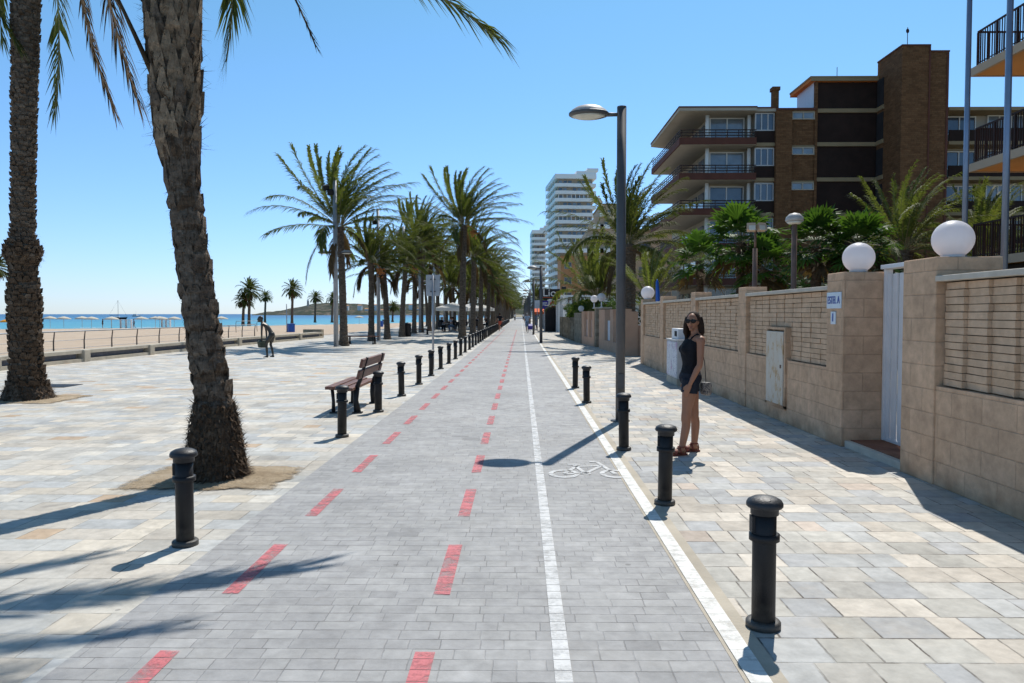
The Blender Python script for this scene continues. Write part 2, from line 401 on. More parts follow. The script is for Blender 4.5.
MAT['terracotta'] = m_blocks('terracotta_tile', .3, .3, [(0, (.27, .12, .075)), (1, (.36, .17, .11))], (.2, .15, .12), 7.0, .004)
def m_brick(name, a, b):
    m = m_blocks(name, .5, .16, [(0, a), (1, b)], tuple(v*.6 for v in a), 3.0, .01, .02, .4); return m
MAT['b_brick'] = m_brick('brown_facing_brick', (.135, .066, .031), (.195, .098, .047))
MAT['b_panel'] = simple('dark_brown_cladding', (.03, .0165, .0125), .8, .2, .3, 1.2)
MAT['b_band'] = simple('ochre_concrete', (.29, .215, .125), .85, .2, .15, .8)
MAT['b_soffit'] = simple('cream_soffit', (.40, .35, .285), .85, .2, .08, .8)
MAT['b_parapet'] = simple('russet_parapet', (.12, .046, .032), .8, .2, .2, 1.0)
MAT['b_rail'] = simple('dark_brown_rail', (.04, .022, .02), .7, .2, .2, 2.0)
def m_glass(name, c):
    m = N(name, c, .08, .9); m.color(m.vary((*c, 1), .35, .9)); return m.m
MAT['window'] = m_glass('dark_window_glass', (.07, .09, .12))
MAT['window_pale'] = m_glass('curtained_window_glass', (.2, .235, .27))
MAT['orange'] = simple('orange_render', (.60, .31, .12), .85, .2, .08, .8)
MAT['roof_bounce_orange'] = simple('eaves_bounce_tint', (.62, .2, .05), .85, .2, .08, .8)  # warm reflected sunlight under the eaves, put into the colour
MAT['tower_white'] = simple('white_tower_render', (.86, .86, .85), .8, .2, .08, .1)
MAT['tower_back'] = simple('beige_recess_wall', (.42, .33, .25), .85, .2, .12, .2)
MAT['ochre_block'] = simple('ochre_orange_render', (.47, .235, .11), .85, .2, .1, .3)
MAT['beige_block'] = simple('sand_render', (.47, .36, .26), .85, .2, .1, .3)
MAT['skin'] = simple('tanned_skin', (.35, .16, .092), .5, .35, .1, 8.0)
MAT['lips'] = simple('lips', (.30, .085, .07), .4, .4, 0)
MAT['hair'] = simple('dark_brown_hair', (.035, .018, .011), .75, .2, .5, 30.0)
def m_cloth(name, c):
    m = N(name, c, .85, .2); co = m.co(); m.color(m.vary((*c, 1), .3, 14.0))
    f = m.M('ADD', m.noise(m.scale(co, (9, 9, 16)), 1.0, 3.0), m.M('MULTIPLY', m.noise(m.scale(co, (30, 30, 12)), 1.0, 3.0), .4))
    m.bump(f, .9, .03); return m.m
MAT['black_cloth'] = m_cloth('black_cloth', (.013, .013, .017))
MAT['shorts_cloth'] = m_cloth('dark_navy_shorts', (.022, .025, .036))
MAT['dark_lens'] = simple('dark_lens', (.012, .009, .008), .3, .25, 0)
MAT['sandal'] = simple('red_brown_leather', (.22, .055, .035), .55, .35, .2, 20.0)
def m_snake():
    m = N('patterned_leather', (.3, .25, .2), .5, .4)
    v = m.voro(m.co(), 60.0).outputs[0]
    m.color(m.ramp(v, [(.25, (.06, .05, .05)), (.4, (.16, .14, .13)), (.6, (.26, .22, .18))], 'CONSTANT')); return m.m
MAT['snake'] = m_snake()
def m_graf():
    m = N('scrawled_white_box', (.6, .6, .6), .6, .3); c = m.co()
    base = m.vary((.60, .62, .66, 1), .12, 5.0)
    f = m.noise(c, 9.0, 3.0, .6); k = m.M('ABSOLUTE', m.M('SUBTRACT', f, .5))
    base = m.mix(m.M('MULTIPLY', m.step(k, .02, .008), .7), base, (.12, .12, .25, 1))
    g = m.noise(m.scale(c, (1.3, 1.2, .8)), 6.0, 3.0); k2 = m.M('ABSOLUTE', m.M('SUBTRACT', g, .52))
    m.color(m.mix(m.M('MULTIPLY', m.step(k2, .03, .012), m.step(m.noise(c, 2.0, 1.0), .48, .55)), base, (.45, .22, .42, 1))); return m.m
MAT['graffiti'] = m_graf()
MAT['cabinet'] = simple('grey_white_cabinet', (.50, .50, .50), .6, .3, .12, 6.0)
MAT['concrete'] = simple('pale_concrete', (.46, .41, .33), .9, .2, .2, 3.0, 0, .4, 40.0)
MAT['slate'] = simple('blue_grey_slate', (.16, .17, .21), .7, .3, .25, 5.0)
MAT['plaque'] = simple('pale_enamel', (.62, .70, .78), .3, .5, .06, 8.0)
MAT['blue_ink'] = simple('blue_enamel', (.03, .07, .34), .35, .5, 0)
MAT['blue'] = simple('blue_plastic', (.02, .11, .46), .45, .4, .1, 4.0)
MAT['navy'] = simple('dark_blue_board', (.035, .03, .26), .5, .4, .1, 3.0)
MAT['red'] = simple('red_board', (.50, .03, .035), .45, .4, .1, 3.0)
MAT['orange_awning'] = simple('orange_awning', (.68, .13, .04), .8, .2, .1, 3.0)
MAT['yellow_orange'] = simple('orange_canvas', (.75, .33, .04), .8, .2, .08, 3.0)
MAT['thatch'] = simple('pale_thatch', (.62, .56, .45), .95, .1, .2, 3.0)
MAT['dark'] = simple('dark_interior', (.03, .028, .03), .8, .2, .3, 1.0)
MAT['maroon'] = simple('maroon_letter', (.16, .02, .035), .5, .4, 0)
MAT['denim'] = simple('faded_denim', (.10, .15, .24), .85, .2, .2, 20.0)
MAT['pale_blue'] = simple('pale_blue_shirt', (.26, .33, .42), .85, .2, .12, 12.0)
MAT['white_cloth'] = simple('white_cloth', (.70, .70, .70), .85, .2, .1, 12.0)
MAT['red_cloth'] = simple('orange_red_cloth', (.50, .10, .06), .85, .2, .12, 12.0)
MAT['grey_hair'] = simple('grey_hair', (.3, .29, .28), .7, .3, .2, 30.0)
MAT['slump2'] = simple('slumped_brick_dark', (.57, .39, .255), .9, .15, .22, 7.0, 0, .6, 25.0)
# ================================================================== SETTING
WX = 4.0                                        # street side of the garden wall
def strip(name, x0, x1, y0, y1, z, mat, ny=1, parent=None):
    mb = MB()
    for i in range(ny):
        a = y0+(y1-y0)*i/ny; b = y0+(y1-y0)*(i+1)/ny
        mb.add([(x0, a, z), (x1, a, z), (x1, b, z), (x0, b, z)], [(0, 1, 2, 3)])
    return structure(mb, name, mat, parent)
strip('ground', -14, 4000, -60, 5000, -.05, MAT['earth'])
strip('sea', -9000, 9000, -600, 26000, -1.35, MAT['sea'])
strip('promenade', -15.25, -2.17, -8, 420, 0.0, MAT['tile_left'])
strip('pavement', 1.2, 5.6, -8, 420, 0.0, MAT['tile_right'])
path = strip('path', -2.17, 1.005, -8, 420, 0.0, MAT['brick_path'])
kerb = strip('kerb_strip', 1.005, 1.2, -8, 420, 0.002, MAT['concrete'])
def mark(name, x0, x1, y0, y1, mat, z=.004):
    mb = MB(); mb.poly([(x0, y0), (x1, y0), (x1, y1), (x0, y1)], z)
    return mb.build(name, mat, path)
mark('white_line', .155, .235, -3, 260, MAT['worn_white'])
mark('white_line', 1.025, 1.125, -3, 260, MAT['white_paint'], .007)
for row_x in (-1.765, -.515):
    for k in range(-3, 44):
        y = 4.345+1.7*k
        mark('red_dash', row_x, row_x+.098, y, y+.95, MAT['red_paint'])
# painted bicycle symbol, stretched along the lane
def bike():
    mb = MB(); x0, y0 = .30, 7.42; sx, sy = .80, 1.02
    def S(u, v): return V((x0+u*sx, y0+v*sy, .006))
    def bar(a, b, w=.045):
        a, b = S(*a), S(*b); d = (b-a).normalized(); n = V((-d.y, d.x, 0))*w/2
        mb.add([a-n, b-n, b+n, a+n], [(0, 1, 2, 3)])
    def ring(cu, cv, r, w):
        k = 28; vs = []
        for i in range(k):
            a = 2*math.pi*i/k
            for q in (r-w, r): vs.append(S(cu+q*math.cos(a), cv+q*math.sin(a)*.98))
        mb.add(vs, [(2*i, 2*i+1, (2*i+3) % (2*k), (2*i+2) % (2*k)) for i in range(k)])
    ring(.18, .26, .2, .062); ring(.84, .26, .2, .062)
    bar((.18, .26), (.38, .64)); bar((.18, .26), (.46, .28)); bar((.46, .28), (.34, .72)); bar((.46, .28), (.72, .66))
    bar((.37, .62), (.70, .66)); bar((.84, .26), (.68, .86)); bar((.68, .86), (.58, .88)); bar((.26, .73), (.43, .73), .05)
    ring(.46, .28, .07, .035)
    mb.build('bicycle_symbol', MAT['faint_white'], path)
bike()
# beach
def beach():
    shore = [(-330, 30), (-200, 95), (-104, 150), (-80, 165), (-62, 205), (-40, 235), (-26, 300), (-20, 420)]
    mb = MB(); vs = []; fs = []; K = 14
    inner = [(-17.3, -40), (-17.3, 8), (-17.2, 24), (-17.1, 36), (-16.2, 56), (-15.4, 100), (-15.2, 200), (-15, 420)]
    for (ix, iy), (sx, sy) in zip(inner, shore):
        for k in range(K+1):
            t = k/K; x = ix+(sx-ix)*t; y = iy+(sy-iy)*t
            z = -.12-.5*t-.85*t**3 + (noise.noise(V((x*.15, y*.15, 0)))*.1 if 0 < k < K else 0)
            vs.append((x, y, z))
    for i in range(len(shore)-1):
        for k in range(K): fs.append((i*(K+1)+k, i*(K+1)+k+1, (i+1)*(K+1)+k+1, (i+1)*(K+1)+k))
    mb.add(vs, fs, 0, True)
    o = structure(mb, 'beach', MAT['sand'])
    # broken foam where the ripples reach the sand
    fm = MB()
    for i in range(1, len(shore)-2):
        (ax, ay), (bx, by) = shore[i], shore[i+1]
        n = 26
        for j in range(n):
            if R.random() < .35: continue
            t0, t1 = j/n, (j+.8)/n
            w = R.uniform(1.0, 3.0); of = R.uniform(.2, 3)
            q = [V((ax+(bx-ax)*t, ay+(by-ay)*t, -1.32)) for t in (t0, t1)]
            nn = V((-(by-ay), bx-ax, 0)).normalized()
            fm.add([q[0]+nn*of, q[1]+nn*of, q[1]+nn*(of+w), q[0]+nn*(of+w)], [(0, 1, 2, 3)])
    structure(fm, 'sea_foam', MAT['foam'])
beach()
def soil_pit(x0, x1, y0, y1):
    mb = MB(); vs = []; n = 18; fs = []
    vs.append(((x0+x1)/2, (y0+y1)/2, .05))
    for i in range(n):
        a = 2*math.pi*i/n; c, s_ = math.cos(a), math.sin(a); k = 1/max(abs(c), abs(s_))
        kk = .5*min(k, 1.41)
        vs.append(((x0+x1)/2+c*kk*(x1-x0), (y0+y1)/2+s_*kk*(y1-y0), .004))
    for i in range(n): fs.append((0, 1+i, 1+(i+1) % n))
    mb.add(vs, fs, 0, True)
    return structure(mb, 'soil_patch', MAT['pit'])
soil_pit(-3.95, -2.2, 6.85, 8.1); soil_pit(-10.4, -8.5, 13.5, 15.2)
p = G(58, 386)
t = thing('manhole_cover', 'dark square manhole cover in the beige paving right of the left palm', 'manhole cover', (p.x, p.y, .004))
m = MB(); m.box((0, 0, .004), (.74, .74, .006)); m.build('frame', MAT['cap_metal'], t, world=False)
m = MB()
for i in range(6): m.box((-.27+.108*i, 0, .0085), (.05, .6, .004))
m.build('lid', MAT['black_metal'], t, world=False)
# headland across the bay
def headland():
    mb = MB(); vs = []; fs = []; nx, ny = 110, 14
    prof = [(-.358, 0), (-.345, 6), (-.32, 9), (-.30, 21), (-.284, 32), (-.255, 35), (-.2, 30), (-.12, 33), (-.04, 32), (.1, 36), (.5, 55)]
    def H(t):
        for (a, h0), (b, h1) in zip(prof, prof[1:]):
            if a <= t <= b: return h0+(h1-h0)*(t-a)/(b-a)
        return 0
    for i in range(nx):
        t = -.36+.6*i/(nx-1)
        for j in range(ny):
            u = j/(ny-1); Y = 1750+900*u; X = t*Y
            h = H(t)*min(1, (u*1.35)**.55)
            h += noise.fractal(V((X*.012, Y*.012, 1)), 1, 2, 4)*7*min(1, u*4)*min(1, (i+1)/6)
            vs.append((X, Y, max(-2, h) if j else -2))
    for i in range(nx-1):
        for j in range(ny-1): fs.append((i*ny+j, (i+1)*ny+j, (i+1)*ny+j+1, i*ny+j+1))
    mb.add(vs, fs, 0, False)
    return structure(mb, 'headland', MAT['hill'])
headland()
# white houses scattered over the headland
spots = [(352, 311), (360, 306), (368, 309), (375, 305), (382, 310), (389, 306), (396, 311), (346, 306), (403, 308), (412, 305), (420, 309), (339, 311)]
for i, (px, py) in enumerate(spots):
    Y = 1860; p = P(px, py, Y)
    t = thing('hillside_house', 'tiny pale house among scrub on the far headland across the bay', 'house', (p.x, Y, p.z-5), R.uniform(-.4, .4), 'houses on the far headland')
    w = R.uniform(9, 17)
    m = MB(); m.bb(-w/2, w/2, -5, 5, -12, R.uniform(4.5, 7)); wo = m.build('wall', MAT['white'], t, world=False)
    zt = max(v[2] for v in m.v)
    m = MB(); m.add([(-w/2-.4, -5.4, zt), (w/2+.4, -5.4, zt), (w/2+.4, 5.4, zt), (-w/2-.4, 5.4, zt), (-w/2, 0, zt+2), (w/2, 0, zt+2)], [(0, 1, 5, 4), (2, 3, 4, 5), (0, 4, 3), (1, 2, 5), (0, 3, 2, 1)])
    m.build('roof', MAT['ochre_block'], t, world=False)
t = thing('beacon_tower', 'slim white beacon tower on the headland crest', 'tower', (P(308, 303, 1950).x, 1950, 22))
m = MB(); m.lathe([(3.2, 0), (2.6, 14), (3.3, 14.2), (3.3, 15), (1.6, 15.2), (1.6, 18), (.2, 19.5)], 12); m.build('tower_shaft', MAT['white'], t, world=False)

# ================================================================== BOLLARDS
def make_bollard(label, loc, group):
    t = thing('bollard', label, 'bollard', loc, 0, group)
    m = MB(); m.lathe([(.09, 0), (.09, .03), (.083, .038), (.066, .04)], 28); m.build('base_plate', MAT['bollard_iron'], t, world=False)
    m = MB(); m.lathe([(.061, .04), (.061, .465), (.061, .6)], 28); m.build('shaft', MAT['bollard_iron'], t, world=False)
    m = MB(); m.lathe([(.061, .462), (.078, .464), (.078, .498), (.061, .5)], 28); m.build('collar', MAT['bollard_iron'], t, world=False)
    m = MB(); m.lathe([(.061, .6), (.072, .602), (.072, .632), (.086, .637), (.094, .645), (.094, .66), (.085, .676), (.06, .69), (.025, .698), (.001, .70)], 28); m.build('cap', MAT['cap_metal'], t, world=False)
    # the flat cast lug that faces the lane
    m = MB(); m.box((-.061, 0, .55), (.022, .05, .085)); m.build('lug', MAT['bollard_iron'], t, world=False)
    return t
rightY = [(1.28, 3.92), (1.25, 6.48), (1.25, 9.07), (1.22, 13.9), (1.21, 16.7)]
rl = ['nearest black bollard, beside the white edge line at bottom right', 'black bollard standing just in front of the woman',
      'black bollard at the foot of the tall street lamp', 'black bollard behind the lamp pole, nearer of that close pair', 'black bollard behind the lamp pole, farther of that close pair']
b0 = None
for (x, y), l in zip(rightY, rl):
    if b0 is None: b0 = make_bollard(l, (x, y, 0), 'black bollards along the right edge of the bike path')
    else:
        c = dup(b0, None, (x, y, 0), label=l); c.rotation_euler = (R.uniform(-.012, .012), R.uniform(-.012, .012), R.uniform(-.2, .2))
leftY = [5.28, 9.99, 12.56, 15.02] + [17.5+2.45*k for k in range(56)]
ll = ['black bollard in front of the near palm trunk', 'black bollard in front of the slatted bench', 'black bollard behind the slatted bench, close to its backrest', 'first black bollard past the bench beside the red dashes',
      'second black bollard past the bench', 'third black bollard past the bench', 'fourth black bollard past the bench, by the sign post']
for i, y in enumerate(leftY):
    l = ll[i] if i < len(ll) else 'small distant black bollard in the long receding row under the palms'
    c = dup(b0, None, (-2.39+R.uniform(-.015, .015), y, 0), label=l); c.rotation_euler = (R.uniform(-.018, .018), R.uniform(-.018, .018), R.uniform(-.3, .3)); c['group'] = 'black bollards along the left edge of the bike path'

# ================================================================== BENCHES
def make_bench(label, loc, rz, back=True, group=None):
    """long axis along local y, sitter faces -x"""
    t = thing('park_bench', label, 'bench', loc, rz, group); L = 1.95
    for k in range(3):
        m = MB(); m.box((-.2+.155*k, 0, .445-.012*k), (.142, L, .05)); m.build('seat_slat', MAT['wood'], t, bevel=.008, world=False)
    if back:
        for z, x in ((.66, .275), (.845, .325)):
            m = MB(); m.box((x, 0, z), (.045, L, .15), Matrix.Rotation(rad(15), 3, 'Y')); m.build('back_slat', MAT['wood'], t, bevel=.008, world=False)
    for y in (-.7, .7):
        m = MB()
        m.tube([(-.2, y, .02), (-.2, y, .2), (-.22, y, .41)], [.034, .028, .03], 8)
        m.tube([(.2, y, .02), (.17, y, .22), (.19, y, .42)], [.06, .045, .05], 8)
        m.box((-.02, y, .405), (.5, .05, .03))
        m.box((-.2, y, .012), (.12, .1, .024)); m.box((.2, y, .012), (.16, .12, .024))
        if back: m.tube([(.17, y, .38), (.25, y, .56), (.30, y, .72), (.37, y, .93)], [.04, .034, .028, .022], 8)
        m.build('iron_support', MAT['black_metal'], t, world=False)
    return t
make_bench('brown slatted bench with backrest behind black bollards', (-2.92, 13.1, 0), 0)
g_b = 'backless benches under the palms'
bl = dup(make_bench('backless wooden bench beside the double lamp pole', (-8.75, 41.0, 0), 1.5, False, g_b), None, (-8.2, 60.0, 0), label='backless wooden bench past the black litter bin')

# ================================================================== LITTER BINS
t = thing('litter_bin', 'black round litter bin between palm trunks', 'bin', (-8.25, 54.5, 0))
m = MB(); m.lathe([(.2, 0), (.24, .03), (.26, .8), (.28, .82), (.28, .88), (.24, .9)], 20); m.build('body', MAT['black_metal'], t, world=False)
m = MB(); m.lathe([(.22, .9), (.26, .93), (.2, 1.0), (.05, 1.04)], 20); m.build('lid', MAT['cap_metal'], t, world=False)
def beach_bin(px, py, mat, label, pole=True):
    p = G(px, py, -.25)
    t = thing('beach_bin', label, 'bin', (p.x, p.y, -.3), R.random())
    m = MB(); m.prism([(-.32, -.28), (.32, -.28), (.32, .28), (-.32, .28)], .05, .85); m.build('body', mat, t, bevel=.03, world=False)
    m = MB(); m.box((0, 0, .9), (.7, .62, .1)); m.build('lid', mat, t, bevel=.03, world=False)
    if pole:
        m = MB(); m.tube([(-.45, 0, 0), (-.45, 0, 3.0)], .05, 8); m.build('post', MAT['steel'], t, world=False)
beach_bin(291, 332.2, MAT['blue'], 'blue plastic bin on the sand beside a thin post')
beach_bin(381, 327, MAT['blue'], 'small blue bin on the sand between palm trunks', False)
beach_bin(384.5, 324.5, MAT['hedge'], 'small green bin on the sand between palm trunks', False)

# ================================================================== STREET LAMPS
def lamp_head(t, x, z, yaw, L=.56, k=1.0):
    """mushroom head hung on a short arm that leaves the pole along yaw"""
    d = V((math.cos(yaw), math.sin(yaw), 0)); c = d*x + V((0, 0, z)); M = Matrix.Rotation(yaw, 3, 'Z')
    m = MB(); a = d*.05+V((0, 0, z-.02)); b = d*(x-.2*k)+V((0, 0, z-.02))
    m.tube([a, b], [.028*k, .035*k], 8); m.tube([b-d*.02, b+d*.1*k], [.055*k, .07*k], 8); m.build('arm', MAT['lamp_grey'], t, world=False)
    m = MB()
    prof = [(.001, .125), (.09, .118), (.17, .092), (.235, .045), (.265, .0)]
    def head(prof, mm):
        n = 24; vs = []; fs = []
        for r, z_ in prof:
            for j in range(n):
                an = 2*math.pi*j/n; vs.append(c + M @ V((r*1.12*k*math.cos(an), r*.86*k*math.sin(an), z_*k)))
        for i in range(len(prof)-1):
            for j in range(n): fs.append((i*n+j, i*n+(j+1) % n, (i+1)*n+(j+1) % n, (i+1)*n+j))
        mm.add(vs, fs, 0, True)
    head(prof[::-1], m); h = m.build('lamp_shade', MAT['lamp_shell'], t, world=False)
    m = MB(); head([(.001, -.045), (.25, -.045), (.272, -.03), (.272, .003), (.262, .012), (.001, .012)], m); m.build('rim', MAT['lamp_grey'], t, world=False)
    m = MB(); head([(.001, -.092), (.1, -.086), (.19, -.066), (.235, -.047), (.001, -.047)], m); m.build('lens', MAT['lens'], t, world=False)
def make_lamp(label, loc, H, group, yaw=math.pi, r=.072):
    t = thing('street_lamp', label, 'street lamp', loc, 0, group)
    m = MB(); m.tube([(0, 0, .0), (0, 0, H)], r, 24); m.lathe([(r, H), (r*.98, H+.02), (.001, H+.022)], 24); m.build('pole', MAT['lamp_grey'], t, world=False)
    m = MB(); m.lathe([(.15, 0), (.15, .014), (r, .016)], 16); m.build('base_plate', MAT['lamp_grey'], t, world=False)
    m = MB(); m.box((0, -r, .62), (.09, .012, .22)); m.build('service_hatch', MAT['lamp_grey'], t, world=False)
    lamp_head(t, .5, H-.08, yaw)
    return t
g_l = 'single arm street lamps along the right of the path'
L0 = make_lamp('tall single-arm street lamp casting its shadow on the bike symbol', (1.53, 11.54, 0), 4.78, g_l)
L1 = make_lamp('dark single-arm street lamp standing in front of the black shop sign', (1.14, 42.7, 0), 4.35, g_l, math.pi, .085)
for i, (y, l) in enumerate([(60, 'street lamp beside the person in the pale blue shirt'), (83, 'first small lamp left of the purple board'), (97, 'second small lamp beyond the purple board')] + [(97+17*k, 'far tiny street lamp in the receding line of lamps') for k in range(1, 8)]):
    dup(L1, None, (1.0, y, 0), label=l)
def make_double(label, loc, H):
    t = thing('double_lamp', label, 'street lamp', loc, 0, 'double lamps between the palms')
    m = MB(); m.tube([(0, 0, 0), (0, 0, H)], [.125, .1], 16); m.build('pole', MAT['steel'], t, world=False)
    lamp_head(t, .58, 4.75, math.pi, .56, .95); lamp_head(t, .58, 4.75, 0, .56, .95)
    m = MB(); m.box((-.28, 0, H-.72), (.5, .05, .05)); m.build('bracket', MAT['steel'], t, world=False)
    for dx, dz in ((-.42, -.62), (-.2, -.85)):
        m = MB(); m.box((dx, -.1, H+dz), (.3, .24, .26), Matrix.Rotation(.5, 3, 'X') @ Matrix.Rotation(.4, 3, 'Z')); m.build('floodlight', MAT['black_metal'], t, bevel=.02, world=False)
    return t
D0 = make_double('nearest tall double lamp with floodlights near its top', (-9.35, 37.8, 0), 8.6)
for y, x, l in [(46.8, -8.9, 'second double lamp pole among the palms'), (56, -8.75, 'third double lamp pole, beside the black litter bin'), (66, -8.9, 'fourth double lamp pole among the palms')] + [(76+10*k, -8.8, 'far double lamp pole deep in the palm rows') for k in range(4)]:
    dup(D0, None, (x, y, 0), label=l, sc=.95)
# sign seen from behind
t = thing('road_sign', 'grey back of a rectangular sign on a thin post', 'sign', (-2.62, 22.3, 0))
m = MB(); m.tube([(0, 0, 0), (0, 0, 2.8)], .032, 10); m.build('post', MAT['steel'], t, world=False)
m = MB(); m.box((0, .04, 2.5), (.39, .012, .6)); m.box((0, .05, 2.5), (.42, .02, .63)); m.build('panel', MAT['steel'], t, bevel=.006, world=False)
m = MB(); [m.box((0, .02, z), (.16, .05, .04)) for z in (2.32, 2.68)]; m.build('clamp', MAT['lamp_grey'], t, world=False)

# ================================================================== SEATING WALL AND RAIL AT THE BEACH EDGE
def seat_wall():
    t = thing('seating_wall', 'low pale stone wall with dark slate insets edging the beach', 'low wall', (-15.4, 8, 0))
    line = [(-15.55, 4), (-15.5, 22.0), (-15.35, 28.5), (-15.05, 37.9), (-14.05, 52.0)]
    def at(s):
        for (a, b) in zip(line, line[1:]):
            L = math.dist(a, b)
            if s <= L: return V((a[0]+(b[0]-a[0])*s/L, a[1]+(b[1]-a[1])*s/L, 0)), V((b[0]-a[0], b[1]-a[1], 0)).normalized()
            s -= L
        return V((*line[-1], 0)), V((line[-1][0]-line[-2][0], line[-1][1]-line[-2][1], 0)).normalized()
    tot = sum(math.dist(a, b) for a, b in zip(line, line[1:]))
    core = MB(); sl = MB(); n = int(tot/4.05); seg = tot/n
    for i in range(n):
        p, d = at(i*seg); q, _ = at((i+1)*seg); d = (q-p).normalized(); nn = V((d.y, -d.x, 0)); ang = math.atan2(d.y, d.x); L = (q-p).length; mid = (p+q)/2
        core.box(mid+nn*.02+V((0, 0, .055)), (L, .6, .11), ang)
        core.box(mid-nn*.09+V((0, 0, .2)), (L, .36, .18), ang)
        core.box(mid+nn*.0+V((0, 0, .345)), (L, .58, .11), ang)
        sl.box(mid+nn*.1+V((0, 0, .2)), (L-.5, .03, .17), ang)
        pb = MB(); pb.box(p+V((0, 0, .205))+nn*.03, (.36, .68, .41), ang); pb.build('block', MAT['concrete'], t, bevel=.02)
    core.build('wall', MAT['concrete'], t); sl.build('inset', MAT['slate'], t)
    e = MB(); e.bb(-15.2, -13.9, 52.1, 52.7, 0, .58); e.build('end_block', MAT['stone_grey'], t, bevel=.02)
seat_wall()
def beach_rail(label, pts, H, sp):
    t = thing('beach_railing', label, 'railing', (pts[0][0], pts[0][1], -.1))
    tot = sum(math.dist(a, b) for a, b in zip(pts, pts[1:])); n = int(tot/sp); tops = []
    for i in range(n+1):
        s = i*tot/n
        for a, b in zip(pts, pts[1:]):
            L = math.dist(a, b)
            if s <= L+1e-6: x, y = a[0]+(b[0]-a[0])*s/L, a[1]+(b[1]-a[1])*s/L; break
            s -= L
        m = MB(); m.tube([(x+.02, y, -.15), (x-.01, y, .3), (x-.01, y, .62), (x+.04, y, H)], [(.03, .018), (.03, .018), (.028, .018), (.022, .018)], 8); m.build('post', MAT['rust_steel'], t)
        tops.append(V((x+.04, y, H)))
    m = MB(); m.tube(tops, .024, 8); m.build('top_rail', MAT['steel'], t)
    for h in (.36, .66):
        m = MB(); m.tube([p+V((-.06, 0, h-H)) for p in tops], .009, 6); m.build('wire', MAT['steel'], t)
beach_rail('thin steel railing with curved brown posts behind the low wall', [(-17.2, 12), (-17.0, 30), (-16.4, 46)], 1.0, 1.85)
beach_rail('short pale railing on the sand behind the statue', [tuple(G(236, 333, -.2)[:2]), tuple(G(257, 332, -.2)[:2])], .95, 2.4)

# ================================================================== GARDEN WALL AND GATE
def brick_panel(y0, y1, z0, z1, depth, saw=-.02):
    """courses of rough bricks in a recess, in columns that step in and out"""
    m = MB(); cw = .36; n = max(1, round((y1-y0)/cw)); cw = (y1-y0)/n; nc = round((z1-z0)/.068); ch = (z1-z0)/nc
    for i in range(n):
        for j in range(nc):
            yaw = saw+R.uniform(-.015, .015); inx = R.uniform(-.007, .007)
            m.box((WX+depth+.05+inx, y0+(i+.5)*cw, z0+(j+.5)*ch), (.1, cw-.006, ch-R.uniform(.005, .009)), yaw, R.choice((0, 0, 1)))
    return m
def pier(parent, y0, y1, z1, x1=4.36, x0=WX-.02):
    m = MB(); m.bb(x0, x1, y0, y1, -.02, z1); o = m.build('pier', MAT['stone'], parent, bevel=.012)
    return o
def garden_wall(name, label, y0, y1, piers, ztop, panels, loc):
    t = thing(name, label, 'wall', loc)
    m = MB(); m.bb(WX, WX+.3, y0, y1, -.02, .955); m.bb(WX+.2, WX+.3, y0, y1, .955, ztop-.04)
    m.build('base_course', MAT['stone'], t)
    for a, b in panels:
        brick_panel(a, b, .965, ztop-.05, .05, -.02 if y0 > 9 else -.1).build('brick_panel', [MAT['slump'], MAT['slump2']], t)
        mm = MB(); mm.bb(WX+.125, WX+.199, a, b, .956, ztop-.045); mm.build('mortar_back', MAT['mortar'], t)
        mm = MB(); mm.bb(WX-.03, WX+.34, a-.02, b+.02, ztop-.04, ztop+.015); mm.build('coping', MAT['coping'], t, bevel=.008)
    for a, b, z in piers: pier(t, a, b, z)
    return t
far_wall = garden_wall('garden_wall', 'long beige block wall with brick panels behind the woman', 9.8, 24.9,
    [(13.35, 13.8, 2.13), (17.2, 17.65, 2.15), (21.1, 21.55, 2.15), (24.55, 25.0, 2.13)], 2.0,
    [(9.83, 13.34), (13.81, 17.19), (17.66, 21.09), (21.56, 24.54)], (4, 9.8, 0))
m = MB(); m.bb(WX-.02, 4.5, 9.33, 9.82, -.02, 2.17); m.build('gate_pier', MAT['stone'], far_wall, bevel=.012)
near_wall = garden_wall('garden_wall', 'beige block wall with stepped brick panel at the right edge', 2.0, 7.3, [(3.2, 3.6, 2.1)], 2.0, [(3.62, 7.24)], (4, 4, 0))
m = MB(); m.bb(WX-.02, 4.62, 7.26, 7.88, -.02, 2.2); m.build('gate_pier', MAT['stone'], near_wall, bevel=.012)
# doorstep in the gate recess
t = thing('doorstep', 'terracotta tiled doorstep with pale edge in front of the white gate', 'step', (4.2, 8.6, 0))
m = MB(); m.bb(4.1, 5.4, 7.885, 9.325, -.02, .085); m.build('tiles', MAT['terracotta'], t)
m = MB(); m.bb(4.02, 4.099, 7.885, 9.325, -.02, .08); m.build('edge', MAT['coping'], t, bevel=.01)
t = thing('garden_gate', 'white ribbed metal gate between two stone piers', 'gate', (4.52, 8.6, .09))
m = MB()
for i in range(9):
    y = 7.95+.157*i
    m.bb(4.50, 4.525, y, y+.075, .12, 2.14); m.bb(4.525, 4.545, y+.075, y+.157, .12, 2.14)
m.build('ribbed_panel', MAT['white_metal'], t, bevel=.004)
m = MB(); m.bb(4.47, 4.56, 7.89, 7.945, .09, 2.2); m.bb(4.47, 4.56, 9.27, 9.322, .09, 2.2); m.bb(4.43, 4.6, 7.885, 9.325, 2.2, 2.25); m.bb(4.49, 4.55, 7.94, 9.275, .085, .125)
m.build('gate_frame', MAT['white_metal'], t, bevel=.006)
m = MB(); m.box((4.48, 8.15, 1.05), (.03, .05, .16)); m.tube([(4.48, 8.15, 1.08), (4.43, 8.15, 1.08), (4.43, 8.27, 1.08)], .011, 8); m.build('handle', MAT['steel'], t)
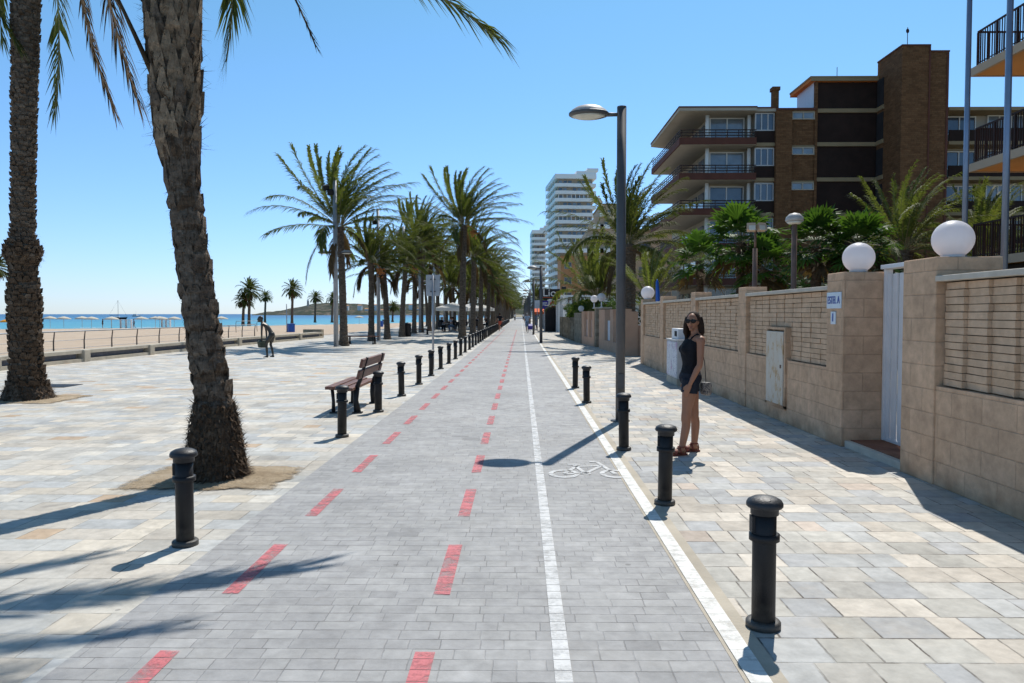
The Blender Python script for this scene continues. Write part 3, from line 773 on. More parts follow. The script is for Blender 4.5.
# globe lamps on the piers
def globe(label, loc, r=.193, post=0.0):
    t = thing('globe_lamp', label, 'lamp', loc, 0, 'white globe lamps')
    m = MB(); m.lathe([(.1, 0), (.1, .02), (.06, .03), (.06, .05)], 16, (0, 0, 0))
    if post: m.tube([(0, 0, 0), (0, 0, post)], .03, 10)
    m.build('base', MAT['white_metal'], t, world=False)
    m = MB(); m.lathe([(r*.52, post+.012), (r*.56, post+.02), (r*.56, post+.05), (r*.5, post+.058)], 24); m.build('collar', MAT['white_metal'], t, world=False)
    m = MB(); m.ball((0, 0, post+r+.0), (r, r, r*.98), 32, 20); m.build('globe', MAT['globe'], t, world=False)
globe('white globe lamp on the pier with the street name plaque', (4.27, 9.57, 2.17))
globe('largest white globe lamp, on the pier nearest the camera', (4.31, 7.57, 2.2))
globe('white globe lamp on the far end of the beige wall', (4.17, 24.78, 2.13), .22)
# meter door, plaques
t = thing('meter_door', 'rusty white metal meter door set in the beige wall', 'meter door', (3.99, 11.75, .3))
m = MB(); m.bb(3.955, 4.02, 11.37, 12.13, .26, 1.38); m.build('door', MAT['rust_door'], t, bevel=.006)
m = MB(); m.bb(3.97, 4.06, 11.3, 12.2, 1.41, 1.45); m.bb(3.97, 4.1, 11.3, 11.365, .22, 1.41); m.bb(3.97, 4.1, 12.135, 12.2, .22, 1.41); m.bb(3.97, 4.06, 11.3, 12.2, .2, .255)
m.build('frame', MAT['stone'], t)
m = MB(); m.box((3.948, 11.45, .85), (.014, .03, .05)); m.build('latch', MAT['rust_steel'], t)
t = thing('name_plaque', 'pale blue tile plaque with blue letters on the gate pier', 'plaque', (3.975, 9.57, 1.8))
m = MB(); m.bb(3.965, 3.979, 9.36, 9.79, 1.72, 1.925); m.build('plate', MAT['plaque'], t, bevel=.003)
lettering('ESTEL A', .135, MAT['blue_ink'], t, (3.962, 9.575, 1.822), (rad(90), 0, rad(-90)), .003, .78)
t = thing('number_plaque', 'small pale plaque with a single blue stroke below the name plaque', 'plaque', (3.975, 9.57, 1.6))
m = MB(); m.bb(3.965, 3.979, 9.52, 9.66, 1.52, 1.68); m.build('plate', MAT['plaque'], t, bevel=.003)
lettering('I', .15, MAT['blue_ink'], t, (3.962, 9.59, 1.6), (rad(90), 0, rad(-90)), .003, 1.6)
# utility cabinets by the wall
t = thing('utility_cabinet', 'grey-white utility cabinet with scribbled graffiti standing behind the woman', 'cabinet', (3.78, 17.8, 0))
m = MB(); m.bb(3.57, 3.97, 17.18, 18.4, 0, .16); m.build('plinth', MAT['concrete'], t, bevel=.01)
m = MB(); m.bb(3.58, 3.96, 17.2, 18.38, .16, 1.03); m.build('body', MAT['cabinet'], t, bevel=.012)
m = MB()
for a, b in ((17.22, 17.78), (17.8, 18.36)): m.bb(3.565, 3.58, a, b, .2, 1.0)
m.build('door', MAT['graffiti'], t, bevel=.004)
m = MB(); m.bb(3.55, 3.98, 17.17, 18.41, 1.03, 1.06); m.build('lid', MAT['cabinet'], t, bevel=.008)
t = thing('meter_box', 'small white meter box with dark window on top of the cabinet', 'box', (3.8, 17.75, 1.06))
m = MB(); m.bb(3.63, 3.94, 17.4, 18.1, 1.06, 1.31); m.build('body', MAT['white_metal'], t, bevel=.012)
m = MB(); m.bb(3.618, 3.629, 17.5, 17.72, 1.13, 1.25); m.build('window', MAT['dark'], t)

# ================================================================== FARTHER WALLS ON THE RIGHT
def rect_wall(m, a, b, th, z0, z1):
    a, b = V((*a, 0)), V((*b, 0)); d = b-a; n = V((d.y, -d.x, 0)).normalized()
    m.box((a+b)/2+n*th/2+V((0, 0, (z0+z1)/2)), (d.length, th, z1-z0), math.atan2(d.y, d.x))
t = thing('peach_wall', 'peach rendered wall with white lattice facing the camera past the beige wall', 'wall', (5, 29.6, 0))
m = MB(); m.bb(4.12, 6.6, 29.6, 29.85, -.02, 1.2); m.build('wall', MAT['pink_wall'], t)
m = MB(); m.bb(4.1, 6.6, 29.58, 29.87, 1.2, 1.24); m.bb(4.1, 6.6, 29.58, 29.87, 1.5, 1.54)
for i in range(11):
    x = 4.2+.22*i
    m.box((x, 29.72, 1.37), (.04, .1, .34), Matrix.Rotation(.75, 3, 'Y')); m.box((x, 29.72, 1.37), (.036, .094, .34), Matrix.Rotation(-.75, 3, 'Y'))
m.build('lattice', MAT['white'], t)
m = MB(); m.prism([(4.12, 29.55), (4.6, 29.55), (4.6, 29.9), (4.12, 29.9)], 0, 1.75); m.build('shoulder', MAT['pink_wall'], t)
def slot_wall(label, a, b, H, wins, loc):
    t = thing('peach_wall', label, 'wall', loc)
    m = MB(); rect_wall(m, a, b, .3, -.02, .45); m.build('base', MAT['pink_wall'], t)
    a, b = V((*a, 0)), V((*b, 0)); L = (b-a).length; d = (b-a).normalized(); n = V((d.y, -d.x, 0)); ang = math.atan2(d.y, d.x)
    m = MB(); k = len(wins); edges = [0]
    for (s0, s1) in wins: edges += [s0, s1]
    edges.append(L)
    for i in range(0, len(edges), 2):
        s0, s1 = edges[i], edges[i+1]
        m.box(a+d*(s0+s1)/2+n*.15+V((0, 0, (.45+H)/2)), (s1-s0, .3, H-.45), ang)
    m.build('post', MAT['pink_wall'], t)
    for s0, s1 in wins:
        m = MB(); m.box(a+d*(s0+s1)/2+n*.18+V((0, 0, .9)), (s1-s0-.002, .08, .9), ang); m.build('white_panel', MAT['white_panel'], t)
    return t
slot_wall('peach gate wall with two white panels, nearer one', (4.05, 29.55), (3.76, 36.2), 1.85, [(1.2, 2.6), (3.4, 4.9)], (4, 33, 0))
slot_wall('peach gate wall with two white panels, farther one', (3.70, 38.0), (3.36, 41.6), 1.8, [(.6, 1.4), (1.9, 2.8)], (3.6, 40, 0))
t = thing('gate_pillar', 'dark stone pillar beside the gap in the peach walls', 'pillar', (3.9, 38, 0))
m = MB(); m.bb(3.72, 4.5, 37.45, 37.97, -.02, 1.92); m.build('shaft', MAT['stone_grey'], t, bevel=.01)
m = MB(); m.bb(3.68, 4.54, 37.41, 38.0, 1.92, 1.99); m.build('cap', MAT['coping'], t, bevel=.01)
globe('white globe on a thin post, left of a twin pair over the peach wall', (3.95, 40.6, 1.95), .2, .32)
globe('white globe on a thin post, right of a twin pair over the peach wall', (3.98, 37.2, 1.97), .21, .3)
globe('fallen white globe lamp lying on the hedge', (3.5, 43.8, 1.8), .17)
t = thing('stone_wall', 'low grey stone wall with upright slabs under the hedge', 'wall', (3.3, 50, 0))
m = MB(); rect_wall(m, (3.34, 41.7), (3.22, 45.6), .4, -.02, 1.72); m.build('pillar', MAT['stone_grey'], t)
m = MB(); rect_wall(m, (3.24, 45.62), (3.02, 57.5), .3, -.02, 1.25); m.build('wall', MAT['stone_grey'], t)
m = MB()
for i in range(11):
    s = i/10; m.box((3.22+(3.0-3.22)*s, 45.8+(57.3-45.8)*s, .7), (.1, .16, 1.5), 0)
m.build('slab', MAT['stone_grey'], t)
# ================================================================== PALMS
def bez(a, b, c, n):
    return [a*(1-t)**2 + b*2*t*(1-t) + c*t*t for t in [i/(n-1) for i in range(n)]]
def frond_on(mb, pts, lf, pairs, w, up=V((0, 0, 1)), mat=0, stalk=1, droop=.7, start=.14, rr=.016, rnd=R, fold=.5, tipf=.3):
    """pinnate leaf along pts: rachis tube + paired leaflets"""
    k = len(pts)
    mb.tube(pts, [rr*(1-.8*i/(k-1)) + .003 for i in range(k)], 5, False, True, None, stalk)
    cum = [0]
    for a, b in zip(pts, pts[1:]): cum.append(cum[-1]+(b-a).length)
    L = cum[-1]
    for q in range(pairs):
        t = start+(1-start)*(q+.5)/pairs; s = t*L
        i = max(0, min(k-2, next((j for j in range(k-1) if cum[j+1] >= s), k-2)))
        f = (s-cum[i])/max(1e-6, cum[i+1]-cum[i]); p = pts[i].lerp(pts[i+1], f)
        tan = (pts[i+1]-pts[i]).normalized()
        side = tan.cross(up)
        side = side.normalized() if side.length > 1e-3 else tan.orthogonal().normalized()
        nrm = side.cross(tan).normalized()
        prof = min(1, .45+2.8*(t-start))*(1-tipf*max(0, t-.5)/.5)
        for sg in (-1, 1):
            l = lf*prof*rnd.uniform(.8, 1.12)
            d = (side*sg*(.85-.4*t) + tan*(.75+.6*t) + nrm*(fold*rnd.uniform(-.1, 1.0)) + V((rnd.uniform(-.07, .07), rnd.uniform(-.07, .07), rnd.uniform(-.07, .07)))).normalized()
            wv = d.cross(nrm).normalized()*(w*rnd.uniform(.8, 1.15))
            m1 = p+d*l*.5; m1.z -= l*droop*.18
            tp = p+d*l; tp.z -= l*droop*.8
            b = len(mb.v)
            mb.v += [tuple(p-wv*.35), tuple(p+wv*.35), tuple(m1+wv*.5), tuple(m1-wv*.5), tuple(tp)]
            mb.f += [[b, b+1, b+2, b+3], [b+3, b+2, b+4]]; mb.m += [mat, mat]; mb.s += [False, False]
def frond_arc(base, az, el, L, bend, wind, n=12):
    """curve of a leaf that leaves at elevation el, sags and is blown toward +x"""
    p = V(base); pts = [p.copy()]; d = V((math.cos(az)*math.cos(el), math.sin(az)*math.cos(el), math.sin(el)))
    for i in range(n-1):
        t = i/(n-1)
        d = (d + V((wind*.16*(.3+t), wind*.03, -bend*.17*(.35+t)))).normalized()
        p = p + d*(L/(n-1)); pts.append(p.copy())
    return pts
def crown_mesh(seed, n, L, wind=.5, pairs=60, lf=.6, w=.05, els=(-8, 86), bendr=(.3, .75), dry=4, name='crown', ok=None):
    r = random.Random(seed); mb = MB(); k = 0
    for i in range(n):
        u = (i+.5)/n; el = rad(els[0]+(els[1]-els[0])*(u**.72)); az = i*2.39996+r.uniform(-.3, .3)
        l = L*r.uniform(.82, 1.1)*(1.0 if el < 1 else .92)
        pts = frond_arc((.12*math.cos(az), .12*math.sin(az), .25*u), az, el, l, r.uniform(*bendr), wind*r.uniform(.6, 1.3))
        if ok and not ok(pts): continue
        frond_on(mb, pts, lf*r.uniform(.85, 1.1), pairs, w, mat=0, stalk=1, rnd=r)
    for i in range(dry):
        az = r.uniform(0, 6.28)
        pts = frond_arc((.1*math.cos(az), .1*math.sin(az), -.1), az, rad(r.uniform(-35, 5)), L*r.uniform(.5, .75), 1.6, wind*.3)
        frond_on(mb, pts, lf*.7, int(pairs*.7), w*.8, mat=2, stalk=2, droop=.8, rnd=r)
    return mb.mesh(name, [MAT['frond'], MAT['stalk'], MAT['frond_dry']])
def dates_mesh(seed):
    r = random.Random(seed); mb = MB()
    for c in range(1):
        az = r.uniform(-1.2, .8); h = frond_arc((0, 0, 0), az, .5, 1.0, 2.0, .2, 8)
        mb.tube(h, .03, 6)
        for i in range(70):
            d = V((r.gauss(0, .12), r.gauss(0, .12), -abs(r.gauss(.1, .2)))); mb.ball(h[-1]+d, .042, 6, 4)
    return mb.mesh('date_cluster', [MAT['dates']])
CROWNS = [crown_mesh(10+i, 46, 4.25, wind=.4, pairs=62, w=.054, lf=.66) for i in range(4)] + [crown_mesh(30+i, 36, 3.4, wind=.4, w=.056, lf=.6, dry=5) for i in range(2)] + [crown_mesh(40+i, 46, 2.7, wind=.25, pairs=40, w=.075, lf=.72, els=(-30, 84), bendr=(.5, 1.0), dry=14) for i in range(2)]
DATES = [dates_mesh(3), dates_mesh(8)]
def trunk_mb(H, r0, r1, seed, lean=(0, 0), flare=.5, bulb=1.35, ring=.13, n=12):
    r = random.Random(seed); m = MB(); pts = []; rr = []; k = int(H/ring)
    for i in range(k+1):
        for f, o in ((0, .0), (.8, 1)):
            z = (i+f)*ring
            if z > H: break
            t = z/H
            base = r0+(r1-r0)*t; base *= 1+flare*math.exp(-z/.35) + (bulb-1)*max(0, (t-.88)/.12)**1.5
            pts.append(V((lean[0]*t**1.6, lean[1]*t**1.6, z)) + V((r.uniform(-.012, .012), r.uniform(-.012, .012), 0)))
            rr.append(base*(1+.085*o+r.uniform(-.03, .03)))
    m.tube(pts, rr, n, True, False)
    return m, pts[-1]
def date_palm(label, x, y, H, seed, group, crown=None, r0=.2, r1=.165, lean=None, sc=1.0, fruit=False, z=0.0):
    r = random.Random(seed)
    t = thing('date_palm', label, 'palm tree', (x, y, z), 0, group)
    lean = lean or (r.uniform(-.35, .35), r.uniform(-.2, .2))
    m, top = trunk_mb(H, r0, r1, seed, lean); m.build('trunk', MAT['bark'], t, world=False)
    c = bpy.data.objects.new('crown', crown or CROWNS[seed % 4]); COL.objects.link(c); c.parent = t; c.location = top+V((0, 0, .0))
    c.rotation_euler = (0, 0, r.uniform(-.35, .35)); c.scale = (sc, sc, sc*r.uniform(.95, 1.08))
    if fruit:
        d = bpy.data.objects.new('date_cluster', DATES[seed % 2]); COL.objects.link(d); d.parent = t; d.location = top-V((0, 0, .1))
    return t
# ---- row nearer the sea
gB = 'date palms of the row nearer the beach'
ordn = ['first', 'second', 'third', 'fourth', 'fifth', 'sixth', 'seventh', 'eighth', 'ninth', 'tenth']
rowB = [(38.6, -9.15, 6.1, 1.0), (45.5, -9.1, 4.7, .8), (48.4, -8.65, 4.7, .8), (54, -8.6, 5.2, .85), (63.4, -9.05, 7.6, .95), (66.8, -8.9, 7.9, 1.0), (72, -8.8, 6.4, .9)]
lB = ['wind-blown date palm right behind the nearest double lamp', 'short date palm right of the backless bench', 'short date palm right of the second double lamp pole', 'date palm left of the black litter bin',
      'tall date palm right of the black litter bin', 'tall date palm beside the fourth double lamp pole', 'date palm just left of the grey sign back']
for i, ((y, x, H, s), l) in enumerate(zip(rowB, lB)):
    date_palm(l, x, y, H, 100+i, gB, None if s > .85 else CROWNS[4+i % 2], .2 if i == 0 else .18, .16, (-.15, .0) if i == 0 else None, s*(1.02 if i == 0 else 1), i in (1, 3))
for i in range(20):
    y = 80+9.5*i+(i*i)*.12
    date_palm('distant date palm merging into the far beach-side row', -9+R.uniform(-.5, .5), y, R.uniform(5.2, 8.2), 120+i, gB, None, .2, .18, sc=R.uniform(.8, 1.0))
for i, (x, y, H) in enumerate([(-7.4, 84, 4.6), (-6.2, 92, 4.4), (-12.5, 70, 5.2), (-12, 84, 6), (-6.5, 102, 5.0), (-12.5, 100, 5.5)]):
    date_palm('palm between the two rows, over the white café parasols', x, y, H, 160+i, 'palms around the café parasols', CROWNS[4+i % 2], .18, .16, sc=1.0)
# ---- row at the bike path
gA = 'date palms of the row along the bike path'
rowA = [(50.5, -3.95, 7.55, 1.0), (61.5, -3.95, 6.3, .95), (72.5, -3.9, 6.4, .9), (84, -3.7, 5.4, .95)]
lA = ['tall date palm with orange fruit standing in the bollard row, first in line', 'date palm second in line along the bollard row', 'date palm third in line along the bollard row', 'date palm fourth in line along the bollard row']
for i, ((y, x, H, s), l) in enumerate(zip(rowA, lA)):
    date_palm(l, x, y, H, 200+i, gA, CROWNS[i % 4], .22, .185, (.12, 0), s, i in (0, 2))
for i in range(17):
    y = 95+11.5*i+i*i*.2
    date_palm('distant date palm merging into the far bike-path row', -3.6+R.uniform(-.3, .3), y, R.uniform(4.6, 6.6), 220+i, gA, None, .23, .2, sc=R.uniform(.85, 1.0), fruit=i % 4 == 0)
# ---- palms on the sand
gS = 'palms standing on the sand'
for i, (px, py0, pyc, s, l) in enumerate([(243, 325.5, 301, .75, 'short palm with drooping fronds in a pair on the sand'), (249, 325.5, 291, .95, 'taller palm of a pair on the sand'), (265, 322.5, 297, .7, 'thin palm with skirted trunk behind the statue'),
        (292, 324.5, 290, .85, 'green-headed palm on the sand above the blue bin'), (315, 322.5, 298, .75, 'small palm on the sand left of the nearest double lamp'), (332, 322.5, 299, .7, 'small palm on the sand, almost hidden by the double lamp pole'), (392.5, 322, 307, .7, 'small yellowish palm on the sand between trunks'), (-4, 330, 268, .9, 'palm at the left edge on the sand')]):
    p = G(px, py0, -.75); top = P(px, pyc, p.y)
    date_palm(l, p.x, p.y, top.z+.75, 300+i, gS, CROWNS[6+i % 2], .3, .24, (.3, 0), s*1.12, False, -.75)
# ---- palms behind the right-hand walls
gR = 'palms behind the garden walls'
date_palm('large date palm behind the peach wall, right of the street lamp', P(629, 290, 37).x, 37, 5.0, 403, gR, CROWNS[1], .33, .3, (0, 0), 1.0)
date_palm('low bushy date palm left of the street lamp pole', P(597, 290, 47).x, 47, 2.7, 405, gR, CROWNS[2], .3, .28, (0, 0), 1.05)
date_palm('small dark palm over the far lamps', 2.3, 115, 4.0, 407, gR, CROWNS[4], .2, .2, (0, 0), .9)
date_palm('dark palm behind the largest globe lamp, against the brick tower', P(905, 250, 27).x, 27, 3.9, 411, gR, CROWNS[3], .25, .22, (0, 0), .72)
date_palm('dark palm behind the blue-grey poles', P(985, 250, 30).x, 30, 3.9, 413, gR, CROWNS[0], .25, .22, (0, 0), .72)
# young palm with upright fronds behind the far end of the beige wall
def young_palm(label, x, y, z, n, L, seed):
    r = random.Random(seed); t = thing('young_palm', label, 'palm tree', (x, y, 0), 0, gR); m = MB()
    for i in range(n):
        az = i*2.4; el = rad(r.uniform(48, 84))
        pts = frond_arc((.1*math.cos(az), .1*math.sin(az), z), az, el, L*r.uniform(.8, 1.1), r.uniform(.5, .9), .2)
        frond_on(m, pts, .42, 38, .035, mat=0, stalk=1, start=.3, rnd=r)
    m.build('crown', [MAT['frond'], MAT['stalk']], t, world=False)
    m, _ = trunk_mb(z+.05, .25, .22, seed, (0, 0), .2, 1.0); m.build('trunk', MAT['bark'], t, world=False)
young_palm('young palm with upright arching fronds behind the end of the beige wall', P(652, 295, 29).x, 29, 2.0, 24, 2.6, 5)
# ---- fan palms
def fan_palm(label, x, y, H, Rr, n, seed, trunk=True):
    r = random.Random(seed); t = thing('fan_palm', label, 'palm tree', (x, y, 0), 0, 'fan palms behind the beige wall'); m = MB()
    for i in range(n):
        u = (i+.5)/n; el = rad(-40+125*u); az = i*2.39996+r.uniform(-.3, .3)
        pts = frond_arc((0, 0, H-.15+.2*u), az, el, Rr*r.uniform(.5, .68), .5, .05, 6)
        m.tube(pts, .009, 4, False, True, None, 1)
        hub = pts[-1]; ax = (pts[-1]-pts[-2]).normalized(); sd = ax.cross(V((0, 0, 1))); sd = sd.normalized() if sd.length > .05 else V((1, 0, 0)); nm = sd.cross(ax)
        K = 22; fl = Rr*r.uniform(.48, .6)
        mt = 0 if u > .12 else 2
        for q in range(K):
            a = rad(-125+250*(q+.5)/K); d = (ax*math.cos(a)+sd*math.sin(a)+nm*r.uniform(-.08, .2)).normalized()
            wv = d.cross(nm).normalized()*(fl*.085); l = fl*(1-.25*abs(a)/2.2)*r.uniform(.9, 1.1)
            mid = hub+d*l*.6+nm*(.02*(-1)**q); tp = hub+d*l+V((0, 0, -l*.22*r.uniform(.3, 1.3)))
            b = len(m.v); m.v += [tuple(hub), tuple(mid-wv), tuple(mid+wv), tuple(tp)]
            m.f += [[b, b+1, b+2], [b+1, b+3, b+2]]; m.m += [mt, mt]; m.s += [False, False]
    m.build('crown', [MAT['fan'], MAT['stalk'], MAT['frond_dry']], t, world=False)
    m, _ = trunk_mb(H, .13, .11, seed, (0, 0), .3, 1.4, .1); m.build('trunk', MAT['bark_dark'], t, world=False)
q = P(741, 240, 22); fan_palm('fan palm in front of the terraces, above the twin floodlight', q.x, 22, q.z-.1, 1.2, 34, 1)
q = P(765, 268, 21); fan_palm('lower fan palm right of the twin floodlight post', q.x, 21, q.z, .95, 24, 2)
q = P(817, 236, 18.5); fan_palm('bright fan palm right of the garden lamp', q.x, 18.5, q.z-.22, .95, 34, 3)
q = P(860, 238, 17.5); fan_palm('bright fan palm behind the globe lamp by the plaque', q.x, 17.5, q.z-.2, .85, 30, 4)
q = P(700, 262, 27); fan_palm('dull fan palm by the terraces, left of the twin floodlight', q.x, 27, q.z, 1.1, 22, 6)

# ---- the two big palms in the foreground
def fibres(m, cx, cy, r_at, z0, z1, n, r, L=(.06, .16), w=.012, mat=0, out=.6):
    for i in range(n):
        z = r.uniform(z0, z1); a = r.uniform(0, 6.283); rr = r_at(z); p = V((cx(z)+rr*math.cos(a)*.97, cy(z)+rr*math.sin(a)*.97, z))
        d = V((math.cos(a)*out*r.uniform(.3, 1), math.sin(a)*out*r.uniform(.3, 1), r.uniform(-1.0, .3))).normalized()*r.uniform(*L)
        s = V((-math.sin(a), math.cos(a), 0))*w*r.uniform(.5, 1.2)
        m.add([p-s, p+s, p+d], [(0, 1, 2)], mat)
def scale_on(m, p, a, w, h, out, r, mat=0, tp=(.45, .75)):
    """one old leaf base: a tapering wedge that stands off the trunk at its upper end"""
    n = V((math.cos(a), math.sin(a), 0)); s = V((-math.sin(a), math.cos(a), 0)); u = V((0, 0, 1))
    a0 = p-u*h*.5-n*.015; top = p+u*h*.5+n*out+s*r.uniform(-.02, .02)
    w1 = w*r.uniform(*tp)
    vs = [a0-s*w/2, a0+s*w/2, p-u*h*.1+n*out*.75+s*w*.5, p-u*h*.1+n*out*.75-s*w*.5, top+s*w1/2, top-s*w1/2, top-n*out*.9+s*w1/2-u*.01, top-n*out*.9-s*w1/2-u*.01]
    m.add(vs, [(0, 1, 2, 3), (3, 2, 4, 5), (5, 4, 6, 7), (1, 6, 4, 2), (0, 3, 5, 7)], mat)
def interp(tab, z):
    if z <= tab[0][0]: return tab[0][1]
    for (a, va), (b, vb) in zip(tab, tab[1:]):
        if z <= b: return va+(vb-va)*(z-a)/(b-a)
    return tab[-1][1]
def big_palm(label, base, cx_t, r_t, H, bands, knobs, seed, name='date_palm', loz=False):
    r = random.Random(seed); t = thing(name, label, 'palm tree', base, 0, 'big palms in the foreground')
    cx = lambda z: interp(cx_t, z); cy = lambda z: 0.0; ra = lambda z: interp(r_t, z)
    m = MB(); pts = []; rr = []; z = -.05
    while z < H: pts.append(V((cx(z), 0, z))); rr.append(ra(z)*.93*(1+.04*noise.noise(V((z*3, seed, 0))))); z += .03
    # uneven round section
    n = 72; vs = []; low = []; hh = 1; lm = 1
    for p, q in zip(pts, rr):
        for j in range(n):
            a = 2*math.pi*j/n; k = 1+.07*noise.noise(V((math.cos(a)*1.6, math.sin(a)*1.6, p.z*1.7+seed)))
            if loz and .7 < p.z < 3.3:
                wz = p.z+.04*noise.noise(V((math.cos(a)*2, math.sin(a)*2, p.z*2.5))); wa = a+.12*noise.noise(V((p.z*3, a*1.0, 4)))
                ph = wz/.21+.32*noise.noise(V((math.cos(a)*1.3, math.sin(a)*1.3, p.z*1.1+9))); rg = math.floor(ph); fq = ph-rg
                hh = abs(math.sin(math.pi*fq))**.5*(1.15-.5*fq) if fq > .02 else 0
                lm = abs(math.sin(wa*3.5+rg*1.9))**.5
                k += .21*(hh-.6)*(.55+.45*lm) + .07*(lm-.6) + .05*noise.noise(V((math.cos(a)*6, math.sin(a)*6, p.z*9)))
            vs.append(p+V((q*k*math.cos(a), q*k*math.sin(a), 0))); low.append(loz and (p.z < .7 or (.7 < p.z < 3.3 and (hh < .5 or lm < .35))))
    f0 = len(m.f); m.add(vs, [(i*n+j, i*n+(j+1) % n, (i+1)*n+(j+1) % n, (i+1)*n+j) for i in range(len(pts)-1) for j in range(n)], 0, True)
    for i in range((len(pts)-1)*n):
        if low[i]: m.m[f0+i] = 1  # grooves get dark fibrous bark, which also paints in their shade
    for (z0, z1, dz, w, h, out, mt, tw) in bands:
        z = z0; k = 0
        while z < z1:
            rz = ra(z); nn = max(5, int(2*math.pi*rz/(w*.86)))
            for j in range(nn):
                a = 2*math.pi*(j+.5*(k % 2))/nn + r.uniform(-.08, .08)+tw*z
                zz = z+r.uniform(-.3, .3)*dz
                p = V((cx(zz)+rz*.92*math.cos(a), rz*.92*math.sin(a), zz))
                scale_on(m, p, a, w*r.uniform(.8, 1.15), h*r.uniform(.75, 1.25), out*r.uniform(.5, 1.35), r, mt if r.random() < .75 else r.choice((0, 1)), (.12, .4) if mt == 2 else ((.7, .95) if w > .2 else (.45, .75)))
            z += dz; k += 1
    for z0, z1, cnt, L, w, mt, out in knobs: fibres(m, cx, cy, ra, z0, z1, cnt, r, L, w, mt, out)
    m.build('trunk', [MAT['bark'], MAT['bark_dark'], MAT['boot']], t, world=False)
    return t, V((cx(H), 0, H))
def hang(t, a, b, c, lf, pairs, w, dry=False, rr=.02, name='frond', droop=.5, start=.1):
    m = MB(); o = wl(t); pts = [p-o for p in bez(V(a), V(b), V(c), 22)]
    frond_on(m, pts, lf, pairs, w, mat=0, stalk=1, droop=droop, rr=rr, start=start, tipf=.25)
    m.build(name, [MAT['frond_dry'], MAT['frond_dry']] if dry else [MAT['frond'], MAT['stalk']], t, world=False)
bx, by = -3.06, 7.46
near, top = big_palm('large near palm with shaggy base and stubby leaf bases, left of the path', (bx, by, 0),
    [(0, .0), (.8, -.02), (1.5, -.12), (2.35, -.23), (3.5, -.35), (4.8, -.38), (5.8, -.42)],
    [(-.05, .33), (.1, .30), (.3, .28), (.55, .25), (.7, .215)] + [(.8+.105*k, .178-.0012*k) for k in range(23)] + [(3.3, .19), (3.5, .2), (4.1, .215), (5.0, .24), (5.8, .26)], 5.8,
    [(.85, 3.0, .21, .17, .15, .012, 0, .9), (3.0, 3.5, .09, .13, .28, .03, 0, 0), (3.4, 5.8, .17, .125, .34, .06, 2, .6)],
    [(-.02, .78, 2600, (.04, .10), .016, 1, .3), (-.02, .12, 300, (.04, .12), .018, 1, 1.2), (.7, 3.2, 700, (.03, .07), .012, 1, .5), (3.3, 5.8, 1100, (.06, .2), .009, 1, .6)], 3, loz=True)
cr = crown_mesh(77, 30, 3.6, .5, 44, .46, .034, (28, 84), (.45, .75), 0, ok=lambda pts: all((q+V((bx-.42, by, 5.7))).z > 1.75+.44*(q.y+by) or q.y+by < .8 for q in pts[2:]) and max(q.y for q in pts) < 3)
c = bpy.data.objects.new('crown', cr); COL.objects.link(c); c.parent = near; c.location = (-.42, 0, 5.7)
hang(near, (-3.3, 7.5, 5.75), (-1.9, 7.8, 5.75), P(494, 34, 8.0), .5, 100, .032, droop=.5)
hang(near, (-3.2, 7.4, 5.8), (-2.45, 7.1, 5.5), P(316, 47, 7.0), .16, 50, .02, dry=True, rr=.02, droop=.3)
hang(near, (-3.3, 7.6, 5.8), (-2.75, 7.7, 5.6), P(226, 62, 7.6), .34, 80, .022, droop=.6)
hang(near, (-3.6, 7.4, 5.8), (-4.75, 7.4, 5.7), P(114, 111, 7.4), .2, 70, .026, dry=True, droop=.7)
hang(near, (-3.6, 7.5, 5.8), (-4.5, 7.5, 5.9), P(136, 98, 7.5), .34, 70, .024, dry=True, droop=.8)
hang(near, P(156, 82, 7.3), P(138, 40, 7.3), P(90, -60, 7.3), .1, 20, .02, dry=True, rr=.028, start=.5)
lx, ly = -9.53, 14.3
left, top = big_palm('tall palm at the left edge with a bulging knot on its trunk', (lx, ly, 0),
    [(0, .03), (1.0, .0), (3.0, -.01), (5.5, .08), (7.7, .17), (9, .2)],
    [(-.05, .5), (.12, .45), (.4, .31), (.9, .27), (1.5, .275), (1.9, .29), (2.15, .27), (2.45, .21), (2.6, .23), (2.74, .31), (2.9, .32), (3.04, .25), (3.2, .2), (5, .2), (6.2, .215), (7.2, .235), (9, .23)], 9.0,
    [(.3, 2.6, .11, .13, .12, .045, 1, .3), (2.6, 3.05, .08, .1, .1, .05, 1, 0), (3.05, 9, .095, .095, .085, .04, 0, .4)],
    [(-.02, .5, 1100, (.05, .13), .02, 1, .6), (.5, 3.3, 900, (.05, .14), .014, 1, .9), (2.6, 3.05, 300, (.06, .14), .014, 1, 1.0)], 5)
cr = crown_mesh(78, 26, 3.9, .4, 40, .46, .04, (5, 84), (.5, .8), 0, ok=lambda pts: all((q+V((lx, ly, 9))).z > 1.75+.44*(q.y+ly) for q in pts[2:]))
c = bpy.data.objects.new('crown', cr); COL.objects.link(c); c.parent = left; c.location = (.2, 0, 8.9)
hang(left, (-9.3, 14.3, 8.9), (-8.5, 14.3, 8.6), P(55, 112, 14.3), .42, 60, .035, droop=.7)
hang(left, (-9.4, 14.2, 8.9), (-10.9, 14.0, 9.2), P(19, 46, 14.0), .4, 60, .035, droop=.6)
hang(left, (-9.4, 14.4, 8.9), (-10.2, 14.6, 8.7), P(2, 40, 14.6), .4, 50, .035, droop=.6)

